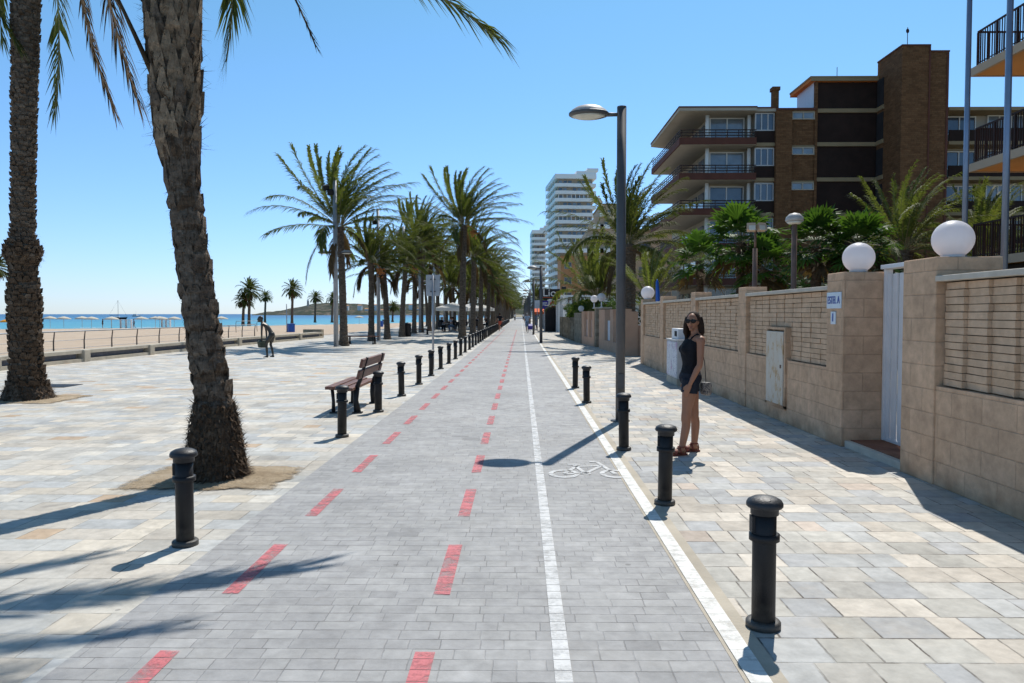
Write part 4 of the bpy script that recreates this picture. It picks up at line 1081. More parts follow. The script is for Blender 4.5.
# ================================================================== SHRUBS AND TREES
def leafy(m, c, r, n, size, rnd, mat=0, squash=1.0):
    for i in range(n):
        d = V((rnd.gauss(0, 1), rnd.gauss(0, 1), rnd.gauss(0, 1))).normalized(); k = rnd.random()**.4
        p = V(c)+V((d.x*r[0]*k, d.y*r[1]*k, d.z*r[2]*k)); l = size*rnd.uniform(.6, 1.4)
        u = V((rnd.gauss(0, 1), rnd.gauss(0, 1), rnd.gauss(0, .7)+.3)).normalized(); w = u.orthogonal().normalized(); w = (w*rnd.uniform(.4, 1)+u.cross(w)*rnd.uniform(-.6, .6))*l*.28
        m.add([p-u*l*.5, p+w, p+u*l*.5, p-w], [(0, 1, 2, 3)], mat)
def bush(name, label, cat, base, blobs, n, size, mat, seed, group=None):
    r = random.Random(seed); t = thing(name, label, cat, base, 0, group); m = MB()
    for c, rr in blobs:
        for k in range(9):
            o = V((r.uniform(-.65, .65)*rr[0], r.uniform(-.65, .65)*rr[1], r.uniform(-.6, .7)*rr[2]))
            leafy(m, V(c)+o, (rr[0]*.45, rr[1]*.45, rr[2]*.45), n//9, size, r)
    m.build('foliage', mat, t, world=False)
    s = MB()
    for c, rr in blobs:
        for k in range(3): s.tube([(c[0]*.6, c[1]*.6, 0), (c[0]+r.uniform(-.3, .3)*rr[0], c[1]+r.uniform(-.3, .3)*rr[1], c[2])], [.03, .012], 5)
    s.build('stem', MAT['bark_dark'], t, world=False)
    return t
bush('hedge', 'bright green hedge spilling over the grey stone wall', 'hedge', (3.9, 51, 0), [((0, -5+2.4*k, 1.8), (.85, 1.5, .85)) for k in range(5)], 1500, .16, MAT['shrub'], 1)
bush('hedge', 'dark clipped hedge behind the peach wall with lattice', 'hedge', (5.6, 32, 0), [((-.3+.8*k, .2*k, 1.5), (.65, .5, .8)) for k in range(4)], 1500, .13, MAT['hedge'], 2)
bush('shrub', 'green shrub behind the twin globe lamps', 'shrub', (4.6, 41.5, 0), [((0, 0, 1.9), (.7, 1.6, .6))], 1500, .14, MAT['shrub'], 3)
bush('oleander', 'oleander sprigs poking over the wall at the right edge', 'shrub', (4.62, 6.72, 0), [((0, .0, 1.96), (.26, .3, .25)), ((.3, -.3, 1.9), (.25, .3, .25))], 330, .12, MAT['shrub'], 4)
bush('shrub', 'dark shrub behind the wall below the fan palms', 'shrub', (7.2, 15.5, 0), [((0, 0, 1.6), (1.2, 1.2, .9)), ((1.8, 1, 1.8), (1.2, 1.2, .9)), ((-1.4, 3, 1.5), (1, 1, .8))], 1800, .15, MAT['hedge'], 5)
bush('shrub', 'dark planting at the foot of the brick tower', 'shrub', (11, 24, 0), [((2.2*k-1, .5*k, 1.6), (1.6, 1.4, 1.4)) for k in range(5)], 2200, .2, MAT['hedge'], 6)
def tree(label, x, y, H, rr, seed, group):
    r = random.Random(seed); t = thing('tree', label, 'tree', (x, y, 0), 0, group)
    m = MB(); m.tube([(0, 0, 0), (.1, 0, H*.3), (0, .1, H*.55)], [.35, .25, .15], 8)
    blobs = []
    for k in range(7):
        a = k*2.4; c = V((math.cos(a)*rr*.6*r.random()**.5, math.sin(a)*rr*.6, H*r.uniform(.5, .85))); blobs.append(c)
        m.tube([(0, .1, H*.4), c], [.12, .04], 5)
    m.build('trunk', MAT['bark_dark'], t, world=False)
    m = MB()
    for c in blobs:
        for k in range(7): leafy(m, c+V((r.gauss(0, .35)*rr, r.gauss(0, .35)*rr, r.gauss(0, .2)*rr)), (rr*.26,)*3, 90, .5, r)
    m.build('crown', MAT['pine'], t, world=False)
for i, (x, y, H) in enumerate([(-14, 470, 13), (-4, 480, 12), (6, 475, 13), (14, 465, 14), (2, 520, 15), (-24, 480, 12), (-34, 470, 10), (9, 300, 9)]):
    tree('dark bushy tree closing the view at the far end of the path', x, y, H, H*.42, 500+i, 'trees at the far end of the path')

# ================================================================== BRICK APARTMENT BLOCK
def window(m_f, m_g, x0, x1, y, z0, z1, parts, fw=.09, d=.08):
    m_g.bb(x0+fw, x1-fw, y, y+.03, z0+fw, z1-fw)
    m_f.bb(x0, x1, y-d, y+.05, z0, z0+fw); m_f.bb(x0, x1, y-d, y+.05, z1-fw, z1)
    w = (x1-x0)/parts
    for i in range(parts+1):
        x = min(max(x0+i*w, x0+fw/2), x1-fw/2); m_f.bb(x-fw/2, x+fw/2, y-d+.002, y+.048, z0+fw, z1-fw)
def win_part(root, x0, x1, y, z0, z1, parts, glass='window', frame='white'):
    f = MB(); g = MB(); window(f, g, x0, x1, y, z0, z1, parts)
    fo = f.build('window', MAT[frame], root); g.build('pane', MAT[glass], fo)
B = thing('brick_apartment_block', 'brown brick apartment block with wide terraces and a windowless tower', 'building', (14, 66, 0))
FL = [1.35+3.05*i for i in range(7)]                  # slab tops; the last is the main roof
RF = 19.5
m = MB(); m.bb(16.8, 20.6, 68.2, 84, 0, RF-.25); m.build('terrace_wall', MAT['b_soffit'], B)
BX = [P(px, 150, 66).x for px in (756, 776, 792, 815.5, 880)]
for i in range(1, 6):
    z = FL[i]
    m = MB(); m.prism([(13.9, 66), (BX[0]-.01, 66), (BX[0]-.01, 68.19), (16.79, 68.19), (16.79, 80), (13.9, 80)], z-.26, z); s = m.build('balcony_slab', MAT['b_soffit'], B)
    m = MB(); m.bb(13.8, BX[0], 65.86, 65.99, z-.22, z+.36); m.bb(13.76, 13.89, 65.99, 80, z-.22, z+.36); m.build('parapet', MAT['b_parapet'], s)
    m = MB()
    for h in (.55, .78, 1.02):
        m.bb(13.85, BX[0], 65.9, 65.95, z+h-.04, z+h+.04); m.bb(13.82, 13.86, 65.95, 80, z+h-.04, z+h+.04)
    for k in range(7): m.bb(13.9+k*.99, 13.96+k*.99, 65.91, 65.94, z+.36, z+1.0)
    for k in range(1, 14): m.bb(13.825, 13.855, 66+k, 66.06+k, z+.36, z+1.0)
    m.build('railing', MAT['b_rail'], s)
for i in range(0, 6):
    z = FL[i]; zt = (FL[i+1] if i < 5 else RF)-.28
    win_part(B, 16.9, 20.0, 68.12, z+.1, z+2.6, 2, 'window_pale' if i in (4, 5) else 'window')
    m = MB(); m.tube([(16.5, 67.3, z), (16.5, 67.3, zt)], .17, 10); m.tube([(20.2, 67.3, z), (20.2, 67.3, zt)], .17, 10); m.build('column', MAT['white'], B)
    for k in range(4):
        m = MB(); m.bb(16.7, 16.79, 69.5+2.8*k, 71.4+2.8*k, z+.1, z+2.3); m.build('side_window', MAT['window_pale'], B)
    if i:
        win_part(B, BX[0]+.03, BX[1]-.02, 66.5, z+1.05, z+2.6, 3, 'window', 'cabinet')
        m = MB(); m.bb(BX[0]+.01, BX[1]-.01, 66.35, 66.5, z, z+1.0); m.build('dark_panel', MAT['b_panel'], B)
        m = MB(); m.bb(BX[0]+.01, BX[1]-.005, 66.3, 66.52, z-.3, z-.002); m.build('band', MAT['b_band'], B)
m = MB(); m.bb(20.61, BX[1]-.01, 66.58, 84, 0, RF-.26); m.build('bay_wall', MAT['b_soffit'], B)
m = MB(); m.prism([(13.7, 65.8), (BX[0], 65.8), (BX[0], 66.1), (BX[1], 66.1), (BX[1], 84), (13.7, 80)], RF-.25, RF); m.build('roof', MAT['b_soffit'], B)
m = MB(); m.prism([(13.65, 65.75), (BX[0]+.02, 65.75), (BX[0]+.02, 66.05), (BX[1], 66.05), (BX[1], 84), (13.65, 80)], RF+.003, RF+.12); m.build('roof_edge', MAT['b_parapet'], B)
m = MB(); m.bb(BX[1]+.002, BX[2], 66.0, 84, 0, RF-.2); m.bb(BX[2], BX[3], 66.25, 84, 0, RF-.2); m.build('brick_wall', MAT['b_brick'], B)
m = MB(); m.bb(BX[1]+.005, BX[3], 65.95, 84, RF-.19, RF); m.build('wall_coping', MAT['b_parapet'], B)
for z in FL[1:6]:
    win_part(B, BX[2]+.03, BX[3]-.05, 66.2, z+1.95, z+2.62, 2, 'window_pale', 'b_soffit')
    m = MB(); m.bb(BX[2]+.02, BX[3]-.03, 66.14, 66.24, z+2.64, z+2.76); m.build('band', MAT['b_band'], B)
m = MB(); cxm = (BX[1]*1.0+.15); m.bb(cxm-.25, cxm+.25, 66.6, 67.2, RF, RF+1.7); m.bb(cxm-.34, cxm+.34, 66.5, 67.3, RF+1.7, RF+2.0); m.build('chimney', MAT['b_brick'], B)
# dark clad stair wing, one storey taller
TW = RF+2.55
m = MB(); m.bb(BX[3], BX[4]+.5, 66.4, 70.4, 0, TW-.25); m.build('stair_wing', MAT['b_panel'], B)
m = MB(); m.bb(BX[3]-.05, BX[3]+.18, 66.1, 66.399, 0, TW-.25); m.build('pilaster', MAT['b_brick'], B)
m = MB(); m.bb(BX[3]-.06, BX[3]-.001, 66.45, 70.4, RF, TW-.25); m.build('side_wall', MAT['white_panel'], B)
for z in FL[1:6] + [RF]:
    m = MB(); m.bb(BX[3]+.19, BX[4]+.4, 66.22, 66.39, z-.34, z); m.build('band', MAT['b_band'], B)
m = MB(); m.bb(BX[3]-.5, BX[4]+.5, 66.0, 71, TW-.25, TW); m.build('upper_roof', MAT['roof_bounce_orange'], B)  # orange here paints the sun bounced onto the overhang's soffit
m = MB(); m.bb(BX[3]-.55, BX[4]+.5, 65.9, 71, TW+.003, TW+.15); m.bb(BX[3]-.5, BX[4]+.45, 65.93, 65.995, TW-.25, TW); m.build('upper_roof_edge', MAT['b_band'], B)
m = MB(); m.tube([(BX[3]+3, 69, TW), (BX[3]+3, 69, TW+1.9)], .03, 5); m.build('antenna', MAT['b_rail'], B)
# windowless tower
TX = [P(px, 100, 62).x for px in (901.5, 929, 949.5)]
m = MB(); m.bb(TX[0], TX[1], 62, 66.2, 0, 23.35); m.bb(TX[1], TX[2], 62.25, 70, 0, 22.95); m.bb(TX[0]+1, TX[1], 66.2, 70, 0, 23.0); m.build('tower', MAT['b_brick'], B)
m = MB(); m.bb(TX[0]-.06, TX[1]+.06, 61.93, 66.2, 23.352, 23.48); m.bb(TX[1]+.06, TX[2]+.07, 62.18, 70, 22.952, 23.08); m.bb(TX[2]-.15, TX[2]+.03, 62.2, 62.249, 0, 22.94); m.bb(TX[1]-.06, TX[1]+.06, 61.94, 61.999, 0, 23.34); m.build('tower_coping', MAT['b_parapet'], B)
for z in FL[1:6] + [RF]:
    m = MB(); m.bb(TX[0]-.07, TX[0], 65.0, 66.1, z+.05, z+2.3); m.build('stair_window', MAT['dark'], B)
    m = MB(); m.bb(TX[0]-.1, TX[0], 64.9, 66.15, z-.35, z); m.build('band', MAT['b_band'], B)
m = MB(); m.tube([(TX[0]+1.4, 64, 23.6), (TX[0]+1.4, 64, 25.6)], .03, 5); m.ball((TX[0]+1.4, 64, 25.3), (.14, .05, .2), 8, 6); m.build('antenna', MAT['b_rail'], B)
# far wing to the right of the tower
m = MB(); m.bb(TX[2]+.001, 37.0, 66.2, 84, 0, RF-.1); m.build('brick_wall', MAT['b_brick'], B)
m = MB(); m.bb(37.0, 56, 67.6, 84, 0, RF-.3); m.build('terrace_wall', MAT['b_soffit'], B)
m = MB(); m.bb(36.9, 56, 65.8, 84, RF-.29, RF); m.build('roof', MAT['b_band'], B)
for i in range(0, 6):
    z = FL[i]
    m = MB(); m.bb(37.0, 56, 65.9, 67.6, z-.3, z); s = m.build('balcony_slab', MAT['b_band'], B)
    m = MB(); m.bb(37.0, 56, 65.88, 66.0, z+.02, z+.95); m.build('parapet', MAT['b_panel'], s)
    win_part(B, 37.3, 40.2, 67.5, z+.9, z+2.5, 2, 'window', 'white')
    win_part(B, 41.2, 44.4, 67.5, z+.6, z+2.6, 3, 'window_pale', 'white')
    win_part(B, 46.2, 50.4, 67.5, z+.6, z+2.6, 3, 'window', 'white')

# ================================================================== NEAR BUILDING AT THE RIGHT EDGE
O = thing('terraced_house_block', 'orange rendered block with dark barred balconies at the right edge', 'building', (14, 14, 0))
m = MB(); m.bb(15.6, 26, 2, 22.4, 0, 12); m.build('wall', MAT['orange'], O)
for i, z in enumerate((3.3, 6.24, 9.18, 12.1)):
    m = MB(); m.bb(14.02, 15.59, 2, 23.6, z-.17, z-.003); m.bb(15.59, 26, 22.41, 23.6, z-.17, z-.003); s = m.build('balcony_soffit', MAT['orange'], O)
    m = MB(); m.bb(13.92, 14.02, 2, 23.7, z-.19, z+.06); m.bb(14.02, 26, 23.6, 23.7, z-.19, z+.06); m.bb(14.02, 15.59, 2, 23.6, z, z+.03); m.build('slab_edge', MAT['beige_block'], s)
    m = MB()
    m.bb(13.99, 14.03, 2, 23.5, z+1.08, z+1.13); m.bb(14.03, 26, 23.47, 23.51, z+1.08, z+1.13); m.bb(14.0, 14.02, 2, 23.5, z+.14, z+.17)
    k = 0; y = 23.48
    while y > 4:
        w = .012 if k % 8 else .028
        m.bb(14.01-w, 14.01+w, y-w, y+w, z+.06, z+1.08); y -= .115; k += 1
    x = 14.1
    while x < 18: m.bb(x-.012, x+.012, 23.478, 23.502, z+.06, z+1.08); x += .115
    m.build('railing', MAT['b_rail'], s)
    for y in (5.5, 10.5, 15.5, 19.8):
        f = MB(); f.bb(15.54, 15.6, y-1, y+1, z+.05, z+2.15); fo = f.build('window', MAT['white'], O)
        for d in (-.48, .48):
            g = MB(); g.bb(15.52, 15.54, y+d-.43, y+d+.43, z+.12, z+2.05); g.build('pane', MAT['window'], fo)
m = MB(); m.bb(13.9, 26, 2, 23.7, 14.9, 15.1); m.build('roof', MAT['beige_block'], O)
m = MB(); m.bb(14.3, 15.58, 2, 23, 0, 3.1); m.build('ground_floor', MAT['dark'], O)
# the two slim poles
for (px, l, Y, r) in ((967, 'slim blue-grey pole, left of two beside the barred balconies', 12.0, .045), (1007.5, 'slim blue-grey pole, right of two at the right edge', 11.0, .05)):
    p = P(px, 120, Y); t = thing('flag_pole', l, 'pole', (p.x, Y, 0), 0, 'slim poles in the garden')
    m = MB(); m.tube([(0, 0, 0), (0, 0, 8.6)], [r, r*.8], 12); m.build('pole', MAT['blue_steel'], t, world=False)
    m = MB(); m.ball((0, 0, 8.68), .09, 12, 8); m.build('finial', MAT['blue_steel'], t, world=False)
    m = MB(); m.lathe([(.13, 0), (.13, .03), (.07, .04), (.07, .3)], 12); m.build('foot', MAT['blue_steel'], t, world=False)
# garden lamps behind the wall
p = P(794, 260, 14); t = thing('garden_lamp', 'garden post lamp with a mushroom head behind the wall', 'lamp', (p.x, 14, 0))
m = MB(); m.tube([(0, 0, 0), (0, 0, 3.4)], .05, 12); m.build('post', MAT['rust_steel'], t, world=False)
m = MB(); m.lathe([(.155, 3.36), (.165, 3.38), (.15, 3.44), (.09, 3.5), (.001, 3.52)], 20); m.build('lamp_shade', MAT['lamp_shell'], t, world=False)
m = MB(); m.lathe([(.001, 3.3), (.1, 3.31), (.15, 3.355)], 16); m.build('lens', MAT['lens'], t, world=False)
p = P(755, 260, 15); t = thing('twin_floodlight', 'brown post with twin square floodlights behind the wall', 'lamp', (p.x, 15, 0))
m = MB(); m.tube([(0, 0, 0), (0, 0, 2.95)], .05, 10); m.tube([(0, 0, 2.95), (0, 0, 3.3)], .025, 8); m.box((0, 0, 3.3), (.34, .04, .04)); m.build('post', MAT['rust_steel'], t, world=False)
for dx in (-.1, .1):
    m = MB(); m.box((dx, -.06, 3.36), (.17, .12, .15), Matrix.Rotation(dx*3, 3, 'Z') @ Matrix.Rotation(-.35, 3, 'X')); h = m.build('lamp_head', MAT['beige_block'], t, bevel=.012, world=False)
    m = MB(); m.box((dx, -.128, 3.345), (.12, .012, .1), Matrix.Rotation(dx*3, 3, 'Z') @ Matrix.Rotation(-.35, 3, 'X')); m.build('lens', MAT['lens'], h, world=False)

# ================================================================== FAR BUILDINGS
def tower(label, p0, ang, W, D, floors, fh, wavy, nbay):
    t = thing('apartment_tower', label, 'building', (*p0, 0), ang)
    H = floors*fh
    m = MB(); m.bb(1.2, W-1.2, 1.4, D, 0, H+.5); m.build('wall', MAT['tower_back'], t, world=False)
    for i in range(floors):
        z = i*fh
        pts = []
        K = 24
        for k in range(K+1):
            x = W*k/K; pts.append((x, (-.55*abs(math.sin(math.pi*x/W*2)) if wavy else 0)))
        pts += [(W, 1.39), (W+.0, D), (W-1.19, D), (W-1.19, 1.39), (1.19, 1.39), (1.19, D), (0, D)]
        m = MB(); m.prism(pts, z-.2, z+1.15 if i else z+.2); m.build('balcony', MAT['tower_white'], t, world=False)
        for k in range(nbay):
            x0 = 1.6+(W-3.2)*k/nbay; x1 = 1.6+(W-3.2)*(k+.72)/nbay
            if (i*7+k*3) % 5 == 0: continue
            m = MB(); m.bb(x0, x1, 1.3, 1.399, z+.2, z+2.45); m.build('window', MAT['window' if (i+k) % 3 else 'window_pale'], t, world=False)
        # white uprights split some floors into glazed galleries
        if i % 3 == 1:
            m = MB()
            for k in range(9): x = 1.5+(W-3)*k/8; m.bb(x-.12, x+.12, .5, .7, z+1.1, z+fh-.2)
            m.build('gallery_post', MAT['tower_white'], t, world=False)
    m = MB()
    for k in range(6): y = 3+(D-4)*k/5; m.bb(-.05, .04, y-.3, y+.3, 0, H)
    m.build('pilaster', MAT['tower_white'], t, world=False)
    m = MB(); m.bb(-.1, W+.1, -.4, D, H+.1, H+1.9); m.bb(W*.52, W, 0, D*.7, H+1.9, H+3.2); m.bb(W*.78, W+.9, -.2, D*.5, H+3.2, H+4.3); m.build('roof', MAT['tower_white'], t, world=False)
tower('tall white apartment tower with wavy balcony bands', (P(555, 300, 304).x, 304), rad(5), 16.6, 32, 19, 2.95, True, 7)
tower('lower white apartment tower behind and left of the tall one', (P(532, 300, 400).x, 400), rad(2), 8.2, 22, 15, 2.95, False, 4)
def block(label, x0, x1, y0, D, H, mat, rows, cols, steps=0):
    t = thing('apartment_block', label, 'building', (x0, y0, 0)); W = x1-x0
    m = MB(); m.bb(0, W, 0, D, 0, H)
    for k in range(steps): m.bb(-1.6*(k+1), -1.6*k, 0, D, 0, H-3*(k+1))
    m.build('wall', mat, t, world=False)
    m = MB(); m.bb(-.2, W+.2, -.25, D, H+.002, H+.35); m.build('roof_edge', MAT['b_band'], t, world=False)
    for i in range(rows):
        for k in range(cols):
            z = H-2.6-3*i; x = W*(k+.5)/cols
            if z < .5: continue
            f = MB(); f.bb(x-.75, x+.75, -.06, .02, z, z+1.4); fo = f.build('window', MAT['b_soffit'], t, world=False)
            g = MB(); g.bb(x-.65, x+.65, -.08, -.06, z+.1, z+1.3); g.build('pane', MAT['window'], fo, world=False)
        for k in range(steps+1):
            m = MB(); m.bb(-1.6*k-.3, -1.6*k+2.2, -1.2, -.01, H-3*(k+i)-3.0, H-3*(k+i)-2.0)
            if steps and H-3*(k+i) > 4: m.build('balcony', MAT['tower_white'], t, world=False)
    return t
a = P(561, 256, 150); block('narrow ochre-orange apartment block below the white tower', a.x, a.x+5.5, 150, 14, a.z, MAT['ochre_block'], 4, 2)
a = P(601, 205, 190); block('stepped pale apartment block with beige roof edge behind the palms', a.x, a.x+6.5, 190, 20, a.z, MAT['beige_block'], 8, 2, 6)
a = P(634, 232, 92); block('plain sand-coloured block behind the palm and the beige wall', a.x, a.x+5.2, 92, 14, a.z, MAT['beige_block'], 4, 2)
# ================================================================== PEOPLE
def dens(pts, rr, k=5):
    """Catmull-Rom through joints"""
    P_ = []; Q = []
    n = len(pts)
    for i in range(n-1):
        p0, p1, p2, p3 = pts[max(i-1, 0)], pts[i], pts[i+1], pts[min(i+2, n-1)]
        r1, r2 = rr[i], rr[i+1]
        for j in range(k):
            t = j/k
            P_.append(.5*((2*p1)+(p2-p0)*t+(2*p0-5*p1+4*p2-p3)*t*t+(3*p1-p0-3*p2+p3)*t**3))
            s = t*t*(3-2*t)
            Q.append(tuple(a+(b-a)*s for a, b in zip(r1, r2)) if isinstance(r1, tuple) else r1+(r2-r1)*s)
    P_.append(pts[-1]); Q.append(rr[-1]); return P_, Q
def head_fn(front):
    def fn(p):
        if p.z < 0: f = 1+p.z*2.6; p = V((p.x*f, p.y*(1+p.z*1.1), p.z))     # narrower jaw
        return p
    return fn
def facing(face):
    f = V((face[0], face[1], 0)).normalized(); l = V((0, 0, 1)).cross(f)
    return Matrix((( l.x, f.x, 0), (l.y, f.y, 0), (0, 0, 1)))      # columns: x=left, y=front
def hand(mb, wr, tip, pdir, k=1.0):
    d = (tip-wr).normalized(); L = (tip-wr).length; s = (V(pdir)-d*V(pdir).dot(d)).normalized(); nn = d.cross(s)
    palm = wr+d*L*.5
    mb.tube([wr-d*.01, wr+d*L*.22, palm], [(.022*k, .017*k), (.034*k, .016*k), (.036*k, .013*k)], 10, lat=s)
    for q, (o, l) in enumerate([(-.027, .42), (-.009, .5), (.009, .47), (.026, .38)]):
        b = palm+s*o*k-d*.012
        mb.tube([b, b+d*L*l*.5+nn*.004, b+d*L*l*.85+nn*.014, b+d*L*l+nn*.024], [.0088*k, .0085*k, .0078*k, .006*k], 8)
    b = wr+d*L*.16+s*.028*k
    mb.tube([b, b+d*L*.22+s*.022*k+nn*.008, b+d*L*.42+s*.02*k+nn*.02], [.012*k, .0105*k, .008*k], 8)
def person(t, J, mats, voxel=.008, detail=False):
    """one continuous body; hair and clothing are its children"""
    g = lambda k: V(J[k]); lat = V(J['lat']); k = J.get('k', 1.0); mb = MB()
    sp = [g('pelvis')+V((0, 0, -.07)), g('pelvis'), g('waist'), g('chest'), g('shoulders'), g('neck')]
    tr = J.get('torso', [(.10, .14), (.125, .172), (.088, .128), (.112, .148), (.085, .165), (.052, .06)])
    tp, tq = dens(sp, tr)
    def sw(q): return [(b, a) for a, b in q]       # tube wants (along lat, depth)
    mb.tube(tp, sw(tq), 20, lat=lat)
    M = facing(J['face']); fr = M @ V((0, 1, 0)); lf = M @ V((1, 0, 0)); hd = g('head')
    mb.tube([g('neck')-V((0, 0, .03)), g('neck').lerp(hd, .35), hd-V((0, 0, .03))], [.056*k, .05*k, .052*k], 14)
    mb.ball(hd, (.074*k, .095*k, .117*k), 24, 18, M, fn=head_fn(fr))
    # nose, chin, ears
    mb.tube([hd+fr*.084*k+V((0, 0, .012)), hd+fr*.103*k+V((0, 0, -.022*k)), hd+fr*.086*k+V((0, 0, -.034*k))], [.009*k, .015*k, .012*k], 8)
    mb.ball(hd+fr*.066*k+V((0, 0, -.088*k)), (.028*k, .024*k, .022*k), 10, 8)
    for s in (-1, 1): mb.ball(hd+lf*s*.072*k-fr*.008, (.012*k, .02*k, .03*k), 10, 8, M)
    legs = J['legs']; arms = J['arms']; ls = []; as_ = []
    for hp, kn, an, toe in legs:
        hp, kn, an, toe = map(V, (hp, kn, an, toe))
        c = J.get('leg_r', [.09, .083, .056, .056, .052, .037])
        fwd = (toe-an); fwd.z = 0; fwd = fwd.normalized()
        pts = [hp+V((0, 0, .02)), hp.lerp(kn, .35), kn+V((0, 0, .03)), kn.lerp(an, .12), kn.lerp(an, .36)-fwd*.016, an]
        p_, r_ = dens(pts, c); mb.tube(p_, r_, 14); ls.append((p_, r_))
        sole = an.z-.055
        heel = V((an.x, an.y, sole))-fwd*.045
        mb.tube([heel+V((0, 0, .022)), V((an.x, an.y, sole+.04)), an.lerp(toe, .55)*1.0+V((0, 0, 0)), V((toe.x, toe.y, sole+.016))], [(.024, .022), (.034, .04), (.04, .024), (.03, .014)], 12, lat=fwd.cross(V((0, 0, 1))))
        mb.tube([an+V((0, 0, .02)), V((an.x, an.y, sole+.03))], [.037, .036], 12)
    for sh, el, wr, tip, pd in arms:
        sh, el, wr, tip = map(V, (sh, el, wr, tip))
        ctr = g('shoulders'); inn = sh.lerp(ctr, .35)
        pts = [inn, sh, sh.lerp(el, .3), el, el.lerp(wr, .28), wr]
        p_, r_ = dens(pts, J.get('arm_r', [.05, .052, .044, .035, .036, .024])); mb.tube(p_, r_, 12); as_.append((p_, r_))
        hand(mb, wr, tip, pd, k)
    me = remeshed(mb, voxel, 3)
    body = link('body', me, mats['skin'], t)
    return body, (tp, sw(tq), lat), ls, as_, (hd, M, fr, lf)
def sleeve(mb, pr, i0, i1, grow, n=16, lat=None, cap=False):
    p, r = pr; p = p[i0:i1]; r = r[i0:i1]
    mb.tube(p, [tuple(a+grow for a in q) if isinstance(q, tuple) else q+grow for q in r], n, cap, True, lat)
# ---- the woman
wp = G(687, 454)
W_ = thing('person', 'woman in black top and shorts with sunglasses and red-brown sandals, looking at the camera', 'person', (1.985, 8.86, 0))
J = dict(lat=(0, 1, 0), face=(-.5, -.9), pelvis=(.015, 0, .90), waist=(.02, 0, 1.06), chest=(.02, 0, 1.235), shoulders=(.075, 0, 1.36), neck=(.07, 0, 1.435), head=(.035, -.01, 1.555), k=.93,
    torso=[(.09, .13), (.115, .16), (.085, .122), (.112, .14), (.075, .15), (.045, .052)],
    legs=[((.0, -.085, .86), (-.05, -.10, .475), (-.105, -.115, .075), (-.225, -.15, .03)), ((.035, .085, .86), (.085, .10, .475), (.095, .12, .075), (-.03, .11, .03))],
    arms=[((.095, -.165, 1.345), (.075, -.215, 1.075), (-.03, -.20, .845), (-.10, -.195, .685), (-1, .2, -.3)), ((.07, .165, 1.345), (.10, .215, 1.08), (.02, .20, .85), (-.03, .19, .69), (-1, -.2, -.3))])
body, tor, ls, as_, (hd, HM, fr, lf) = person(W_, J, dict(skin=MAT['skin']), .0065)
mb = MB(); mb.tube(tor[0][3:19], [(a+.011, b+.012) for a, b in tor[1][3:19]], 24, True, True, tor[2])
mb.ball((-.055, -.062, 1.235), (.058, .062, .062), 14, 10); mb.ball((-.055, .062, 1.235), (.058, .062, .062), 14, 10)
for s in (-1, 1):
    mb.tube([(-.045, s*.085, 1.28), (.01, s*.095, 1.375), (.07, s*.098, 1.418), (.13, s*.09, 1.36), (.135, s*.07, 1.27)], [(.014, .006)]*5, 8)
link('top', remeshed(mb, .008, 2), MAT['black_cloth'], body)
mb = MB(); mb.tube(tor[0][0:8], [(a+.015, b+.016) for a, b in tor[1][0:8]], 24, True, True, tor[2])
for p in ls: sleeve(mb, p, 0, 6, .014, 18, cap=True)
link('shorts', remeshed(mb, .008, 2), MAT['shorts_cloth'], body)
mb = MB(); mb.box((-.115, -.03, .985), (.012, .03, .02)); mb.build('buckle', MAT['steel'], body, world=False)
mb = MB()
M2 = HM
mb.ball(hd-fr*.036+V((0, 0, .026)), (.083, .094, .106), 20, 14, M2)
for s, l in ((1, .0), (-1, .0)):
    b = hd+lf*s*.072-fr*.045
    mb.tube([b+V((0, 0, .06)), b+lf*s*.018+V((0, 0, -.03)), b+lf*s*.022-fr*.0+V((0, 0, -.12)), b+lf*s*.012-fr*.01+V((0, 0, -.205))], [(.03, .04), (.034, .046), (.036, .044), (.012, .018)], 10, lat=lf)
mb.tube([hd-fr*.06, hd-fr*.085+V((0, 0, -.1)), hd-fr*.085+V((0, 0, -.22))], [(.07, .05), (.085, .04), (.06, .015)], 14, lat=lf)
rs = random.Random(4)
for i in range(60):
    s = rs.choice((-1, 1)); q = rs.uniform(-.1, -.015); b = hd+lf*s*rs.uniform(.05, .082)+fr*q+V((0, 0, rs.uniform(-.02, .05))); e = rs.uniform(-.3, -.2)
    mb.tube([b, b+lf*s*.014+V((0, 0, e*.45)), b+lf*s*rs.uniform(0, .03)+fr*rs.uniform(-.02, .02)+V((0, 0, e))], [.011, .012, .004], 6)
hair = link('hair', remeshed(mb, .006, 1), MAT['hair'], body)
mb = MB()
for s in (-1, 1):
    c = hd+fr*.088+lf*s*.031+V((0, 0, .012)); mb.ball(c, (.033, .009, .026), 14, 8, HM)
    mb.tube([hd+fr*.084+lf*s*.055+V((0, 0, .02)), hd-fr*.0+lf*s*.076+V((0, 0, .016))], .004, 6)
mb.tube([hd+fr*.096+lf*.01+V((0, 0, .018)), hd+fr*.096-lf*.01+V((0, 0, .018))], .004, 6)
mb.build('sunglasses', MAT['dark_lens'], body, world=False)
mb = MB(); mb.tube([hd+fr*.083-lf*.024+V((0, 0, -.053)), hd+fr*.0925+V((0, 0, -.053)), hd+fr*.083+lf*.024+V((0, 0, -.053))], [(.003, .003), (.009, .005), (.003, .003)], 8); mb.build('mouth', MAT['lips'], body, world=False)
